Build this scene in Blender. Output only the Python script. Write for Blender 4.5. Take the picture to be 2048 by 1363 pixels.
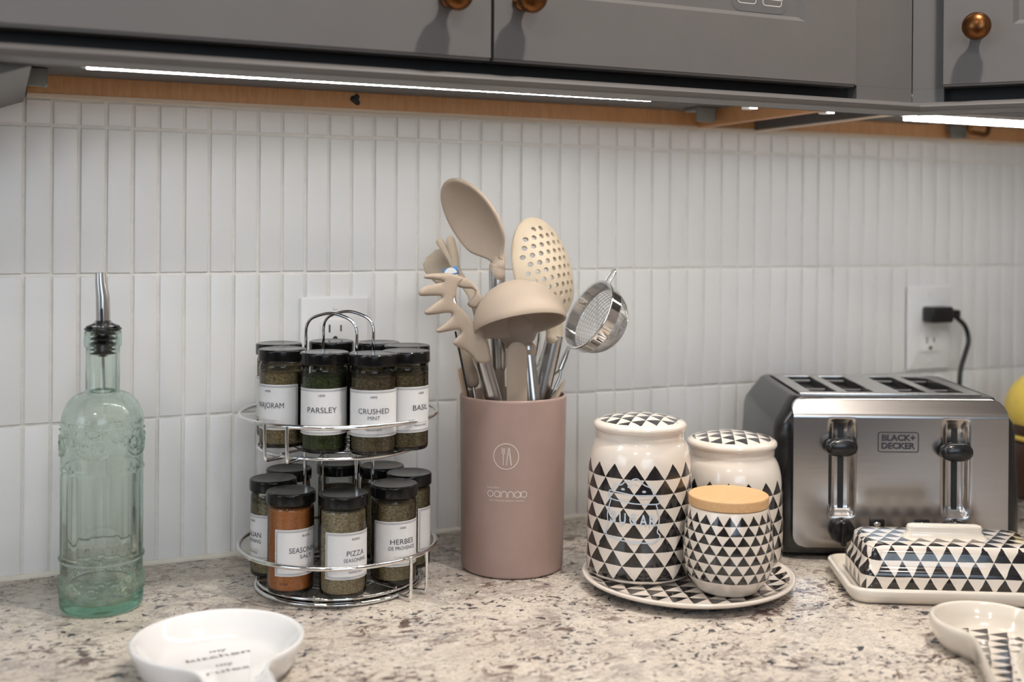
import bpy, bmesh, math, random
from mathutils import Vector, Matrix, noise
from mathutils.geometry import delaunay_2d_cdt
random.seed(7)
PI = math.pi
S = bpy.context.scene
COL = S.collection
for o in list(bpy.data.objects): bpy.data.objects.remove(o)

# ------------------------------------------------------------------ camera
CP = Vector((-0.0245547, -1.2224198, 0.3466542))
CF = Vector((0.40928411, 0.9123975, -0.00416097))
CR = Vector((0.91239552, -0.40925183, 0.00688135))
CU = Vector((-0.00457564, 0.00661288, 0.99996767))
FPX, PX, PY = 2300.0, 1024.0, 464.17
cd = bpy.data.cameras.new('camera'); cam = bpy.data.objects.new('camera', cd); COL.objects.link(cam)
cam.matrix_world = Matrix(((CR.x, CU.x, -CF.x, CP.x), (CR.y, CU.y, -CF.y, CP.y), (CR.z, CU.z, -CF.z, CP.z), (0, 0, 0, 1)))
cd.sensor_width = 36; cd.lens = FPX / 2048 * 36
cd.shift_y = -(681.5 - PY) / 2048
cd.clip_start = .02
cd.dof.use_dof = True; cd.dof.focus_distance = 1.115; cd.dof.aperture_fstop = 3.5
S.camera = cam

# ------------------------------------------------------------------ light, exposure
S.view_settings.view_transform = 'Standard'; S.view_settings.look = 'None'
S.view_settings.exposure = 0.09; S.view_settings.gamma = 1; S.view_settings.use_curve_mapping = False
w = bpy.data.worlds.new('world'); S.world = w; w.use_nodes = True
w.node_tree.nodes['Background'].inputs[0].default_value = (.75, .85, 1, 1)
w.node_tree.nodes['Background'].inputs[1].default_value = .4
def area(name, loc, target, sx, sy, power, col, spread=PI):
    l = bpy.data.lights.new(name, 'AREA'); l.shape = 'RECTANGLE'; l.size = sx; l.size_y = sy
    l.energy = power; l.color = col; l.spread = spread
    o = bpy.data.objects.new(name, l); COL.objects.link(o); o.location = loc
    o.rotation_euler = (Vector(target) - Vector(loc)).to_track_quat('-Z', 'Y').to_euler(); return o
# daylight through the window in the rear wall and through the one in the left wall, ceiling lamps
area('rear_window_daylight', (-.3, -3.5, .75), (.4, 0, .1), 1.5, 1.1, 7, (.90, .95, 1))
area('left_window_daylight', (-2.4, -1.2, .8), (.4, -.1, .1), 1.2, 1.0, 5, (.92, .96, 1))
area('ceiling_lamp_light', (.62, -.86, 1.515), (.62, -.86, 0), .06, .06, 13, (1, .92, .84))
area('ceiling_lamp_light', (-.9, -1.9, 1.515), (-.9, -1.9, 0), .14, .14, 6, (1, .92, .84))
area('ceiling_lamp_light', (.2, -2.4, 1.515), (.2, -2.4, 0), .14, .14, 6, (1, .92, .84))

# ------------------------------------------------------------------ helpers
def ray(u, v): return CF + CR * ((u - PX) / FPX) - CU * ((v - PY) / FPX)
def at(u, v, Z): return CP + ray(u, v) * Z
def onz(u, v, z=0.):
    d = ray(u, v); return CP + d * ((z - CP.z) / d.z)
def ony(u, v, y=0.):
    d = ray(u, v); return CP + d * ((y - CP.y) / d.y)
def onplane(u, v, p, n):
    d = ray(u, v); return CP + d * ((Vector(p) - CP).dot(n) / d.dot(n))
def tag(o, label=None, cat=None, group=None, kind=None):
    if label: o['label'] = label
    if cat: o['category'] = cat
    if group: o['group'] = group
    if kind: o['kind'] = kind
    return o
def thing(name, label, cat, loc=(0, 0, 0), rz=0., group=None):
    o = bpy.data.objects.new(name, None); COL.objects.link(o); o.empty_display_size = .02
    o.location = loc; o.rotation_euler = (0, 0, rz); return tag(o, label, cat, group)
def link(name, me, mat=None, parent=None, smooth=None, label=None):
    if isinstance(me, bmesh.types.BMesh):
        bm = me; me = bpy.data.meshes.new(name); bm.to_mesh(me); bm.free()
    if mat is not None and not me.materials:
        for m_ in (mat if isinstance(mat, (list, tuple)) else [mat]): me.materials.append(m_)
    if smooth is not None: shade(me, smooth)
    o = bpy.data.objects.new(name, me); COL.objects.link(o)
    if parent is not None: o.parent = parent
    if label: o['label'] = label
    return o
def shade(me, ang=40):
    for p in me.polygons: p.use_smooth = True
    if ang < 180: me.set_sharp_from_angle(angle=math.radians(ang))
def pydata(verts, faces, name='m'):
    me = bpy.data.meshes.new(name); me.from_pydata([tuple(v) for v in verts], [], faces); me.update(); return me
def join(bm, verts, faces, M=None, mi=0):
    vs = [bm.verts.new(M @ Vector(v) if M is not None else Vector(v)) for v in verts]
    for f in faces:
        try:
            ff = bm.faces.new([vs[i] for i in f]); ff.material_index = mi
        except ValueError: pass
    return vs
def box_vf(x0, x1, y0, y1, z0, z1, b=0.):
    if b <= 0:
        v = [(x, y, z) for z in (z0, z1) for y in (y0, y1) for x in (x0, x1)]
        f = [(0, 2, 3, 1), (4, 5, 7, 6), (0, 1, 5, 4), (2, 6, 7, 3), (0, 4, 6, 2), (1, 3, 7, 5)]
        return v, f
    bm = bmesh.new(); v, f = box_vf(x0, x1, y0, y1, z0, z1); join(bm, v, f)
    bmesh.ops.bevel(bm, geom=list(bm.edges), offset=b, segments=3, profile=.5, affect='EDGES')
    bm.verts.index_update()
    v = [tuple(p.co) for p in bm.verts]; f = [tuple(q.index for q in p.verts) for p in bm.faces]; bm.free(); return v, f
def box(bm, x0, x1, y0, y1, z0, z1, b=0., M=None, mi=0):
    v, f = box_vf(x0, x1, y0, y1, z0, z1, b); join(bm, v, f, M, mi)
def boxobj(name, x0, x1, y0, y1, z0, z1, mat, parent=None, b=0., smooth=35, label=None):
    bm = bmesh.new(); box(bm, x0, x1, y0, y1, z0, z1, b); return link(name, bm, mat, parent, smooth, label)
def lathe_vf(prof, n=64, rfun=None, uv=False):
    """prof: list of (r,z). r==0 -> pole."""
    v = []; f = []; rows = []
    for i, (r, z) in enumerate(prof):
        if r <= 1e-7: rows.append([len(v)]); v.append((0, 0, z))
        else:
            rows.append(list(range(len(v), len(v) + n)))
            for k in range(n):
                a = 2 * PI * k / n; rr = rfun(r, a, z) if rfun else r
                v.append((rr * math.cos(a), rr * math.sin(a), z))
    for A, B in zip(rows, rows[1:]):
        if len(A) == 1 and len(B) == 1: continue
        for k in range(n):
            k2 = (k + 1) % n
            if len(A) == 1: f.append((A[0], B[k2], B[k]))
            elif len(B) == 1: f.append((A[k], A[k2], B[0]))
            else: f.append((A[k], A[k2], B[k2], B[k]))
    return v, f
def lathe(name, prof, mat, parent=None, n=64, smooth=40, rfun=None, label=None, loc=None):
    v, f = lathe_vf(prof, n, rfun); me = pydata(v, f, name)
    o = link(name, me, mat, parent, smooth, label)
    if loc is not None: o.location = loc
    return o
def rnd(prof, seg=4):
    """round the inner corners of a profile given as (r,z[,radius])"""
    out = []
    n = len(prof)
    for i, p in enumerate(prof):
        rad = p[2] if len(p) > 2 else 0
        if rad <= 0 or i in (0, n - 1): out.append((p[0], p[1])); continue
        P = Vector(p[:2]); A = Vector(prof[i - 1][:2]); B = Vector(prof[i + 1][:2])
        la = min(rad, (A - P).length * .49); lb = min(rad, (B - P).length * .49)
        a = P + (A - P).normalized() * la; b = P + (B - P).normalized() * lb
        for k in range(seg + 1):
            t = k / seg; q = a * (1 - t) ** 2 + P * 2 * t * (1 - t) + b * t * t; out.append((q.x, q.y))
    return out
def catmull(pts, n=8, closed=False):
    P = [Vector(p) for p in pts]; out = []
    N = len(P); rng = range(N if closed else N - 1)
    for i in rng:
        if closed: a, b, c, d = P[(i - 1) % N], P[i], P[(i + 1) % N], P[(i + 2) % N]
        else:
            b, c = P[i], P[i + 1]; a = P[i - 1] if i else b * 2 - c; d = P[i + 2] if i + 2 < N else c * 2 - b
        for k in range(n):
            t = k / n
            out.append(.5 * ((2 * b) + (c - a) * t + (2 * a - 5 * b + 4 * c - d) * t * t + (3 * b - a - 3 * c + d) * t ** 3))
    if not closed: out.append(P[-1])
    return out
def fillet(pts, rad, seg=5, closed=False):
    P = [Vector(p) for p in pts]; out = []; N = len(P)
    for i in range(N):
        if not closed and i in (0, N - 1): out.append(P[i]); continue
        A, B, C_ = P[(i - 1) % N], P[i], P[(i + 1) % N]
        la = min(rad, (A - B).length * .49); lb = min(rad, (C_ - B).length * .49)
        a = B + (A - B).normalized() * la; c = B + (C_ - B).normalized() * lb
        for k in range(seg + 1):
            t = k / seg; out.append(a * (1 - t) ** 2 + B * 2 * t * (1 - t) + c * t * t)
    return out
def tube(bm, path, r, n=10, closed=False, M=None, flat=1., nrm=None, mi=0, caps=True, roundcap=False):
    """sweep an (elliptic) section; r float or list; flat = ratio of thickness along nrm"""
    P = [Vector(p) for p in path]; N = len(P)
    R = r if isinstance(r, (list, tuple)) else [r] * N
    rings = []; up = Vector(nrm) if nrm is not None else None; prev = None
    seq = list(range(N))
    for i in seq:
        if closed: t = P[(i + 1) % N] - P[(i - 1) % N]
        else: t = P[min(i + 1, N - 1)] - P[max(i - 1, 0)]
        t.normalize()
        if up is not None:
            a = up - t * up.dot(t)
            if a.length < 1e-6: a = t.orthogonal()
        else:
            a = prev - t * prev.dot(t) if prev is not None else t.orthogonal()
        a.normalize(); prev = a; b = t.cross(a)
        fl = flat[i] if isinstance(flat, (list, tuple)) else flat
        rings.append([P[i] + (a * math.cos(2 * PI * k / n) * fl + b * math.sin(2 * PI * k / n)) * R[i] for k in range(n)])
    vs = []; f = []
    for rg in rings: vs += rg
    cnt = N if closed else N - 1
    for i in range(cnt):
        j = (i + 1) % N
        for k in range(n):
            k2 = (k + 1) % n; f.append((i * n + k, i * n + k2, j * n + k2, j * n + k))
    if not closed and caps:
        f.append(tuple(range(n - 1, -1, -1))); f.append(tuple((N - 1) * n + k for k in range(n)))
    return join(bm, vs, f, M, mi)
def rtube(bm, path, r, n=12, flat=1., nrm=None, M=None, mi=0):
    """tube with rounded ends"""
    P = [Vector(p) for p in path]; R = list(r) if isinstance(r, (list, tuple)) else [r] * len(P)
    fl = list(flat) if isinstance(flat, (list, tuple)) else [flat] * len(P)
    d0 = (P[0] - P[1]).normalized(); d1 = (P[-1] - P[-2]).normalized()
    pre = [(P[0] + d0 * R[0] * math.sin(a), R[0] * max(math.cos(a), .02)) for a in (PI / 2 * .98, PI / 3, PI / 6)]
    post = [(P[-1] + d1 * R[-1] * math.sin(a), R[-1] * max(math.cos(a), .02)) for a in (PI / 6, PI / 3, PI / 2 * .98)]
    return tube(bm, [p for p, _ in pre] + P + [p for p, _ in post], [q for _, q in pre] + R + [q for _, q in post],
                n, flat=[fl[0]] * 3 + fl + [fl[-1]] * 3, nrm=nrm, M=M, mi=mi)
def outline_solid(pts, z0, z1, b=0., bm=None, M=None, mi=0):
    """extrude a 2D polygon (CCW) with a softened top and bottom edge"""
    bm = bm or bmesh.new(); P = [Vector((p[0], p[1])) for p in pts]; N = len(P)
    def inset(d):
        out = []
        for i in range(N):
            a = (P[i] - P[i - 1]).normalized(); c = (P[(i + 1) % N] - P[i]).normalized()
            n1 = Vector((-a.y, a.x)); n2 = Vector((-c.y, c.x)); m = (n1 + n2)
            m = m.normalized() if m.length > 1e-6 else n1
            out.append(P[i] + m * d / max(m.dot(n1), .3))
        return out
    rings = [(b, z0), (b * .3, z0 + b * .3), (0, z0 + b), (0, z1 - b), (b * .3, z1 - b * .3), (b, z1)] if b > 0 else [(0, z0), (0, z1)]
    v = []; f = []
    for d, z in rings:
        v += [(q.x, q.y, z) for q in (inset(d) if d > 0 else P)]
    K = len(rings)
    for i in range(K - 1):
        for k in range(N):
            k2 = (k + 1) % N; f.append((i * N + k, i * N + k2, (i + 1) * N + k2, (i + 1) * N + k))
    f.append(tuple(range(N - 1, -1, -1))); f.append(tuple((K - 1) * N + k for k in range(N)))
    join(bm, v, f, M, mi); return bm
def rrect(x0, x1, y0, y1, r, seg=6):
    out = []
    for cx, cy, a0 in ((x1 - r, y0 + r, -PI / 2), (x1 - r, y1 - r, 0), (x0 + r, y1 - r, PI / 2), (x0 + r, y0 + r, PI)):
        for k in range(seg + 1):
            a = a0 + PI / 2 * k / seg; out.append((cx + r * math.cos(a), cy + r * math.sin(a)))
    return out
# ---- flat print: lettering and line drawings as 2D meshes that get wrapped on a surface
def text2d(body, size, x=0., y=0., space=1., thin=0., align='CENTER', shear=0.):
    cu = bpy.data.curves.new('lettering', 'FONT'); cu.body = body; cu.size = size; cu.align_x = align; cu.align_y = 'CENTER'
    cu.space_character = space; cu.offset = thin; cu.resolution_u = 3; cu.shear = shear
    o = bpy.data.objects.new('lettering', cu); COL.objects.link(o)
    me = bpy.data.meshes.new_from_object(o)
    v = [(p.co.x + x, p.co.y + y) for p in me.vertices]; f = [tuple(p.vertices) for p in me.polygons]
    bpy.data.objects.remove(o); bpy.data.curves.remove(cu); bpy.data.meshes.remove(me); return v, f
def stroke2d(pts, wd, closed=False):
    P = [Vector(p) for p in pts]; N = len(P); v = []; f = []
    for i in range(N):
        t = (P[(i + 1) % N] - P[(i - 1) % N]) if closed else (P[min(i + 1, N - 1)] - P[max(i - 1, 0)])
        t.normalize(); n_ = Vector((-t.y, t.x)) * wd / 2
        v += [tuple(P[i] + n_), tuple(P[i] - n_)]
    for i in range(N if closed else N - 1):
        j = (i + 1) % N; f.append((2 * i, 2 * i + 1, 2 * j + 1, 2 * j))
    return v, f
def disc2d(x, y, rx, ry, n=16): return [(x + rx * math.cos(2 * PI * k / n), y + ry * math.sin(2 * PI * k / n)) for k in range(n)], [tuple(range(n))]
def seg2d(pts, n=6):
    out = []
    for a, b in zip(pts, pts[1:]):
        a = Vector(a); b = Vector(b); out += [a + (b - a) * k / n for k in range(n)]
    out.append(Vector(pts[-1])); return [(p.x, p.y) for p in out]
def merge2d(parts):
    V = []; F = []
    for v, f in parts:
        o = len(V); V += list(v); F += [tuple(i + o for i in q) for q in f]
    return V, F
def wrap_cyl(V, r, az, z0, rz=None):
    """map x along the circumference (centre azimuth az), y up; seen from outside x runs left->right"""
    out = []
    for x, y in V:
        z = z0 + y; rr = rz(z) if rz else r; a = az + x / r
        out.append((rr * math.cos(a), rr * math.sin(a), z))
    return out

# ------------------------------------------------------------------ materials
MATS = {}
def nt(name):
    m = bpy.data.materials.new(name); m.use_nodes = True; t = m.node_tree; t.nodes.clear()
    out = t.nodes.new('ShaderNodeOutputMaterial'); MATS[name] = m; return m, t, out
def nd(t, typ, **kw):
    n = t.nodes.new('ShaderNode' + typ)
    for k, v in kw.items():
        if k.startswith('i_'):
            key = k[2:]; n.inputs[int(key) if key.isdigit() else key.replace('_', ' ')].default_value = v
        else: setattr(n, k, v)
    return n
def c4(c): return (c[0], c[1], c[2], 1)
def pbsdf(t, out, **kw):
    b = t.nodes.new('ShaderNodeBsdfPrincipled')
    for k, v in kw.items(): b.inputs[k.replace('_', ' ')].default_value = v
    t.links.new(b.outputs[0], out.inputs[0]); return b
def noise_n(t, scale, detail=4, rough=.55, dist=0., vec=None):
    n = nd(t, 'TexNoise'); n.inputs['Scale'].default_value = scale; n.inputs['Detail'].default_value = detail
    n.inputs['Roughness'].default_value = rough; n.inputs['Distortion'].default_value = dist
    if vec is not None: t.links.new(vec, n.inputs['Vector'])
    return n.outputs[0]
def ramp(t, fac, stops):
    r = nd(t, 'ValToRGB'); t.links.new(fac, r.inputs[0]); e = r.color_ramp.elements
    while len(e) > 1: e.remove(e[-1])
    e[0].position = stops[0][0]; e[0].color = c4(stops[0][1]) if not isinstance(stops[0][1], (int, float)) else (stops[0][1],) * 3 + (1,)
    for p, c in stops[1:]:
        q = e.new(p); q.color = c4(c) if not isinstance(c, (int, float)) else (c, c, c, 1)
    return r.outputs[0]
def mix(t, fac, a, b, blend='MIX'):
    m = nd(t, 'Mix', data_type='RGBA', blend_type=blend)
    for s, i in ((fac, 0), (a, 6), (b, 7)):
        if isinstance(s, (int, float)): m.inputs[i].default_value = s
        elif isinstance(s, tuple): m.inputs[i].default_value = c4(s)
        else: t.links.new(s, m.inputs[i])
    return m.outputs[2]
def math_n(t, op, a, b=None, c=None):
    m = nd(t, 'Math', operation=op)
    for i, s in enumerate((a, b, c)):
        if s is None: continue
        if isinstance(s, (int, float)): m.inputs[i].default_value = s
        else: t.links.new(s, m.inputs[i])
    return m.outputs[0]
def coords(t, kind='Object', scale=None):
    tc = nd(t, 'TexCoord'); o = tc.outputs[kind]
    if scale:
        mp = nd(t, 'Mapping'); mp.inputs['Scale'].default_value = scale; t.links.new(o, mp.inputs[0]); o = mp.outputs[0]
    return o
def bump(t, b, h, strength=.2, dist=.001):
    n = nd(t, 'Bump'); n.inputs['Strength'].default_value = strength; n.inputs['Distance'].default_value = dist
    t.links.new(h, n.inputs['Height']); t.links.new(n.outputs[0], b.inputs['Normal'])
def simple(name, col, rough=.5, metal=0., var=.06, vs=60., bs=0., bscale=300., coat=0., spec=.5, scale=None, aniso=0., dist=.0005):
    m, t, out = nt(name)
    b = pbsdf(t, out, Roughness=rough, Metallic=metal); b.inputs['Specular IOR Level'].default_value = spec
    if coat: b.inputs['Coat Weight'].default_value = coat; b.inputs['Coat Roughness'].default_value = .05
    v = coords(t, 'Object', scale)
    n = noise_n(t, vs, 4, .6, 0, v)
    lo = tuple(max(0, c * (1 - var)) for c in col); hi = tuple(min(1, c * (1 + var)) for c in col)
    t.links.new(ramp(t, n, [(.3, lo), (.7, hi)]), b.inputs['Base Color'])
    if bs: bump(t, b, noise_n(t, bscale, 3, .6, 0, v), bs, dist)
    return m
M_tile = simple('tile_glaze', (.79, .79, .785), .34, var=.02, vs=8, bs=.12, bscale=60, dist=.0005)
M_grout = simple('grout', (.80, .775, .74), .9, var=.06, vs=90, bs=.5, bscale=500)
M_cab = simple('cabinet_paint', (.160, .151, .147), .45, var=.03, vs=20, bs=.12, bscale=900)
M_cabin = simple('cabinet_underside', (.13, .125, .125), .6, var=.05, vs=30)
M_caulk = simple('caulk', (.70, .66, .58), .7, var=.05, vs=60)
M_plastw = simple('white_plastic', (.83, .83, .83), .3, var=.01)
M_dark = simple('slot_shade', (.02, .02, .02), .6)
M_black = simple('black_plastic', (.012, .012, .013), .22, var=.1, bs=.02)
M_lid = simple('black_lid_plastic', (.006, .006, .006), .16, var=.1, bs=.06, bscale=120, spec=.35)
M_steel = simple('brushed_steel', (.60, .58, .56), .27, 1., var=.05, vs=60, scale=(1, 1, .06), bs=.04, bscale=200)
M_steelh = simple('brushed_steel_front', (.49, .465, .45), .22, 1., var=.04, vs=80, scale=(.05, 1, 1), bs=.05, bscale=300)
M_chrome = simple('chrome', (.78, .78, .78), .06, 1., var=.02)
M_mesh = simple('sieve_mesh', (.55, .54, .53), .35, 1., var=.1)
M_bronze = simple('bronze_knob', (.20, .085, .03), .32, 1., var=.35, vs=90)
M_sil = simple('beige_silicone', (.405, .325, .258), .62, var=.03, vs=40, bs=.1, bscale=900, spec=.3)
M_sil2 = simple('pale_cream_silicone', (.57, .475, .355), .6, var=.03, vs=40, bs=.1, bscale=900, spec=.3)
M_sil3 = simple('light_beige_silicone', (.48, .40, .31), .6, var=.03, vs=40, spec=.3)
M_pink = simple('pink_holder_plastic', (.355, .247, .215), .36, var=.05, vs=30, bs=.04, bscale=1500)
M_print = simple('white_print', (.72, .66, .62), .5, var=.01)
M_bprint = simple('pale_blue_print', (.55, .62, .72), .3, var=.01)
M_ink = simple('black_ink', (.03, .03, .04), .6, var=.05)
M_grey_ink = simple('grey_ink', (.22, .20, .19), .5, var=.05)
M_paper = simple('label_paper', (.70, .70, .71), .55, var=.015, vs=200)
M_cream = simple('cream_glaze', (.76, .69, .60), .16, var=.03, vs=20, coat=.6)
M_white = simple('white_glaze', (.84, .83, .83), .12, var=.015, vs=10, coat=.7)
M_yellow = simple('yellow_glaze', (.90, .66, .12), .35, var=.04)
M_brown = simple('brown_glaze', (.07, .03, .018), .3, var=.3, vs=40)
M_blue = simple('blue_sticker', (.10, .30, .62), .35, var=.03)
M_room = simple('room_wall_paint', (.30, .26, .23), .8, var=.03)
M_ceil = simple('ceiling_paint', (.8, .8, .78), .9, var=.02)
M_floor = simple('floor_wood', (.20, .11, .06), .4, var=.25, vs=8, scale=(1, 8, 1))
M_base = simple('base_cabinet_paint', (.17, .17, .175), .45, var=.03)
M_stick = simple('pale_wood_stick', (.60, .42, .28), .6, var=.1, vs=200)

def wood(name, c1, c2, sc=(6, 60, 60)):
    m, t, out = nt(name); b = pbsdf(t, out, Roughness=.5); v = coords(t, 'Object', sc)
    n = noise_n(t, 3, 6, .6, 1.2, v); t.links.new(ramp(t, n, [(.3, c1), (.65, c2)]), b.inputs['Base Color'])
    bump(t, b, n, .1, .0004); return m
M_oak = wood('oak_strip', (.50, .245, .10), (.60, .32, .145), (60, 6, 8))
M_bamboo = wood('bamboo_lid', (.62, .36, .16), (.70, .44, .22), (8, 90, 60))
M_ply = wood('plywood_edge', (.62, .50, .38), (.70, .58, .46), (4, 60, 60))
def granite():
    m, t, out = nt('granite'); b = pbsdf(t, out, Roughness=.18); b.inputs['Specular IOR Level'].default_value = .45
    v = coords(t, 'Object', (1, 1, 1)); mp = nd(t, 'Mapping'); mp.inputs['Rotation'].default_value = (0, 0, -.5); mp.inputs['Scale'].default_value = (1, 1.35, 1)
    t.links.new(v, mp.inputs[0]); v = mp.outputs[0]
    def th(sc, lo, hi, det=5, ro=.6, di=.5): return ramp(t, noise_n(t, sc, det, ro, di, v), [(lo, 0.), (hi, 1.)])
    def mul(a, b): return math_n(t, 'MULTIPLY', a, b)
    col = mix(t, th(7, .35, .65), (.74, .665, .575), (.60, .53, .455))
    col = mix(t, mul(th(15, .49, .60, 8, .72, .9), .72), col, (.36, .315, .29))          # grey-mauve clouds
    col = mix(t, mul(th(160, .50, .60, 6, .7), .38), col, (.33, .27, .23))              # fine grain
    col = mix(t, mul(th(110, .54, .60, 6, .7), .6), col, (.80, .74, .66))               # pale crystals
    clus = th(9, .44, .60, 4, .6, .6)
    col = mix(t, mul(mul(th(46, .525, .570, 7, .75, 1.0), clus), .9), col, (.115, .060, .052))    # brown mineral clusters
    clu2 = th(11.5, .42, .58, 3, .5, .3)
    col = mix(t, mul(mul(th(120, .570, .600, 4, .65, .6), clu2), .95), col, (.022, .023, .034))   # black flecks
    col = mix(t, mul(th(62, .640, .660, 3, .55, .4), .95), col, (.028, .030, .045))               # larger black spots
    col = mix(t, mul(th(300, .62, .66, 3, .6, .4), .8), col, (.06, .045, .045))
    t.links.new(col, b.inputs['Base Color']); return m
M_gran = granite()

def tri_mat(name, wd, h, vmin, vmax, rot=0., jit=.0, rmax=None):
    """glazed cream ground printed with rows of black triangles; uv in metres"""
    m, t, out = nt(name); b = pbsdf(t, out, Roughness=.15); b.inputs['Coat Weight'].default_value = .6; b.inputs['Coat Roughness'].default_value = .05
    uvn = nd(t, 'UVMap'); v = uvn.outputs[0]
    nz = nd(t, 'TexNoise'); nz.inputs['Scale'].default_value = 45; nz.inputs['Detail'].default_value = 1; t.links.new(v, nz.inputs['Vector'])
    ma = nd(t, 'VectorMath', operation='MULTIPLY_ADD'); sb = nd(t, 'VectorMath', operation='SUBTRACT'); t.links.new(nz.outputs[1], sb.inputs[0]); sb.inputs[1].default_value = (.5, .5, .5)
    t.links.new(sb.outputs[0], ma.inputs[0]); ma.inputs[1].default_value = (wd * .22, h * .12, 0); t.links.new(v, ma.inputs[2])
    mp = nd(t, 'Mapping'); mp.inputs['Rotation'].default_value = (0, 0, rot); t.links.new(ma.outputs[0], mp.inputs[0])
    sx = nd(t, 'SeparateXYZ'); t.links.new(mp.outputs[0], sx.inputs[0]); so = nd(t, 'SeparateXYZ'); t.links.new(v, so.inputs[0])
    vv = math_n(t, 'DIVIDE', sx.outputs[1], h); row = math_n(t, 'FLOOR', vv); fr = math_n(t, 'SUBTRACT', vv, row)
    u = math_n(t, 'ADD', math_n(t, 'DIVIDE', sx.outputs[0], wd), math_n(t, 'MULTIPLY', row, .5))
    fu = math_n(t, 'SUBTRACT', u, math_n(t, 'FLOOR', u))
    tri = math_n(t, 'MULTIPLY', math_n(t, 'ABSOLUTE', math_n(t, 'SUBTRACT', fu, .5)), 2.)
    blk = math_n(t, 'LESS_THAN', tri, math_n(t, 'SUBTRACT', 1.0, fr))
    if rmax is None:
        msk = math_n(t, 'MULTIPLY', math_n(t, 'GREATER_THAN', sx.outputs[1], vmin), math_n(t, 'LESS_THAN', sx.outputs[1], vmax))
    else:
        ln = nd(t, 'VectorMath', operation='LENGTH'); t.links.new(v, ln.inputs[0]); msk = math_n(t, 'LESS_THAN', ln.outputs['Value'], rmax)
    fac = math_n(t, 'MULTIPLY', blk, msk)
    bk = ramp(t, noise_n(t, 120, 4, .6, 0, coords(t)), [(.3, (.010, .009, .010)), (.75, (.028, .024, .024))])
    cr = ramp(t, noise_n(t, 20, 3, .5, 0, coords(t)), [(.3, (.75, .665, .58)), (.7, (.79, .715, .64))])
    t.links.new(mix(t, fac, cr, bk), b.inputs['Base Color']); return m
def herb(name, c1, c2, sc=420, bs=.6):
    m, t, out = nt(name); b = pbsdf(t, out, Roughness=.85); v = coords(t, 'Object', (1, 1, 1.5))
    n = noise_n(t, sc, 3, .7, .5, v); n2 = noise_n(t, sc * 2.3, 2, .6, 0, v)
    col = ramp(t, n, [(.35, tuple(x * .45 for x in c1)), (.5, c1), (.66, c2)])
    col = mix(t, ramp(t, n2, [(.5, 0.), (.7, .6)]), col, c2)
    t.links.new(col, b.inputs['Base Color']); bump(t, b, n, bs, .0015); return m
def thin_glass(name, tint=(.93, .955, .94)):
    m, t, out = nt(name)
    tr = nd(t, 'BsdfTransparent'); tr.inputs[0].default_value = c4(tint)
    gl = nd(t, 'BsdfGlossy'); gl.inputs['Roughness'].default_value = .02
    fr = nd(t, 'Fresnel'); fr.inputs[0].default_value = 1.5
    mx = nd(t, 'MixShader'); t.links.new(fr.outputs[0], mx.inputs[0]); t.links.new(tr.outputs[0], mx.inputs[1]); t.links.new(gl.outputs[0], mx.inputs[2])
    t.links.new(mx.outputs[0], out.inputs[0]); return m
M_jar = thin_glass('clear_jar_glass')
def bottle_glass():
    m, t, out = nt('green_bottle_glass')
    g = nd(t, 'BsdfGlass'); g.inputs['Color'].default_value = (.985, 1, .99, 1); g.inputs['Roughness'].default_value = .0; g.inputs['IOR'].default_value = 1.47
    tr = nd(t, 'BsdfTransparent'); tr.inputs[0].default_value = (.955, .985, .97, 1)
    mx = nd(t, 'MixShader'); mx.inputs[0].default_value = .14; t.links.new(g.outputs[0], mx.inputs[1]); t.links.new(tr.outputs[0], mx.inputs[2])
    t.links.new(mx.outputs[0], out.inputs[0])
    va = nd(t, 'VolumeAbsorption'); va.inputs[0].default_value = (.30, .82, .60, 1); va.inputs['Density'].default_value = 20
    t.links.new(va.outputs[0], out.inputs['Volume']); return m
M_bottle = bottle_glass()
def emis(name, col, st):
    m, t, out = nt(name); e = nd(t, 'Emission'); e.inputs[0].default_value = c4(col); e.inputs[1].default_value = st
    t.links.new(e.outputs[0], out.inputs[0]); return m
M_led = emis('led_glow', (1, .96, .90), 190)
M_led2 = emis('led_bar_glow', (1, .97, .93), 16)
M_win = emis('window_daylight', (.62, .80, 1.0), 2.2)
M_lamp = emis('lamp_glow', (1, .88, .72), 25)

# ================================================================== STRUCTURE
PT, RH, ZL = .0254, .1472143, .1494690     # tile pitch, tile row height, height of the lowest horizontal joint
XW = 1.40                                   # right-hand wall of the corner
def struct(name, x0, x1, y0, y1, z0, z1, mat, b=0.):
    o = boxobj(name, x0, x1, y0, y1, z0, z1, mat, b=b); o['kind'] = 'structure'; return o
wall_back = struct('wall_back', -2.5, XW, .0, .06, -.91, 1.53, M_grout)
struct('wall_right', XW, XW + .06, -3.6, .06, -.91, 1.53, M_room)
struct('wall_rear', -2.56, XW + .06, -3.66, -3.6, -.91, 1.53, simple('rear_wall_brown', (.13, .095, .075), .7, var=.1, vs=3))
struct('floor', -2.56, XW + .06, -3.66, .06, -.95, -.91, M_floor)
struct('ceiling', -2.56, XW + .06, -3.66, .06, 1.53, 1.57, M_ceil)
struct('wall_left', -2.56, -2.5, -3.66, .06, -.91, 1.53, M_room)
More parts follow.
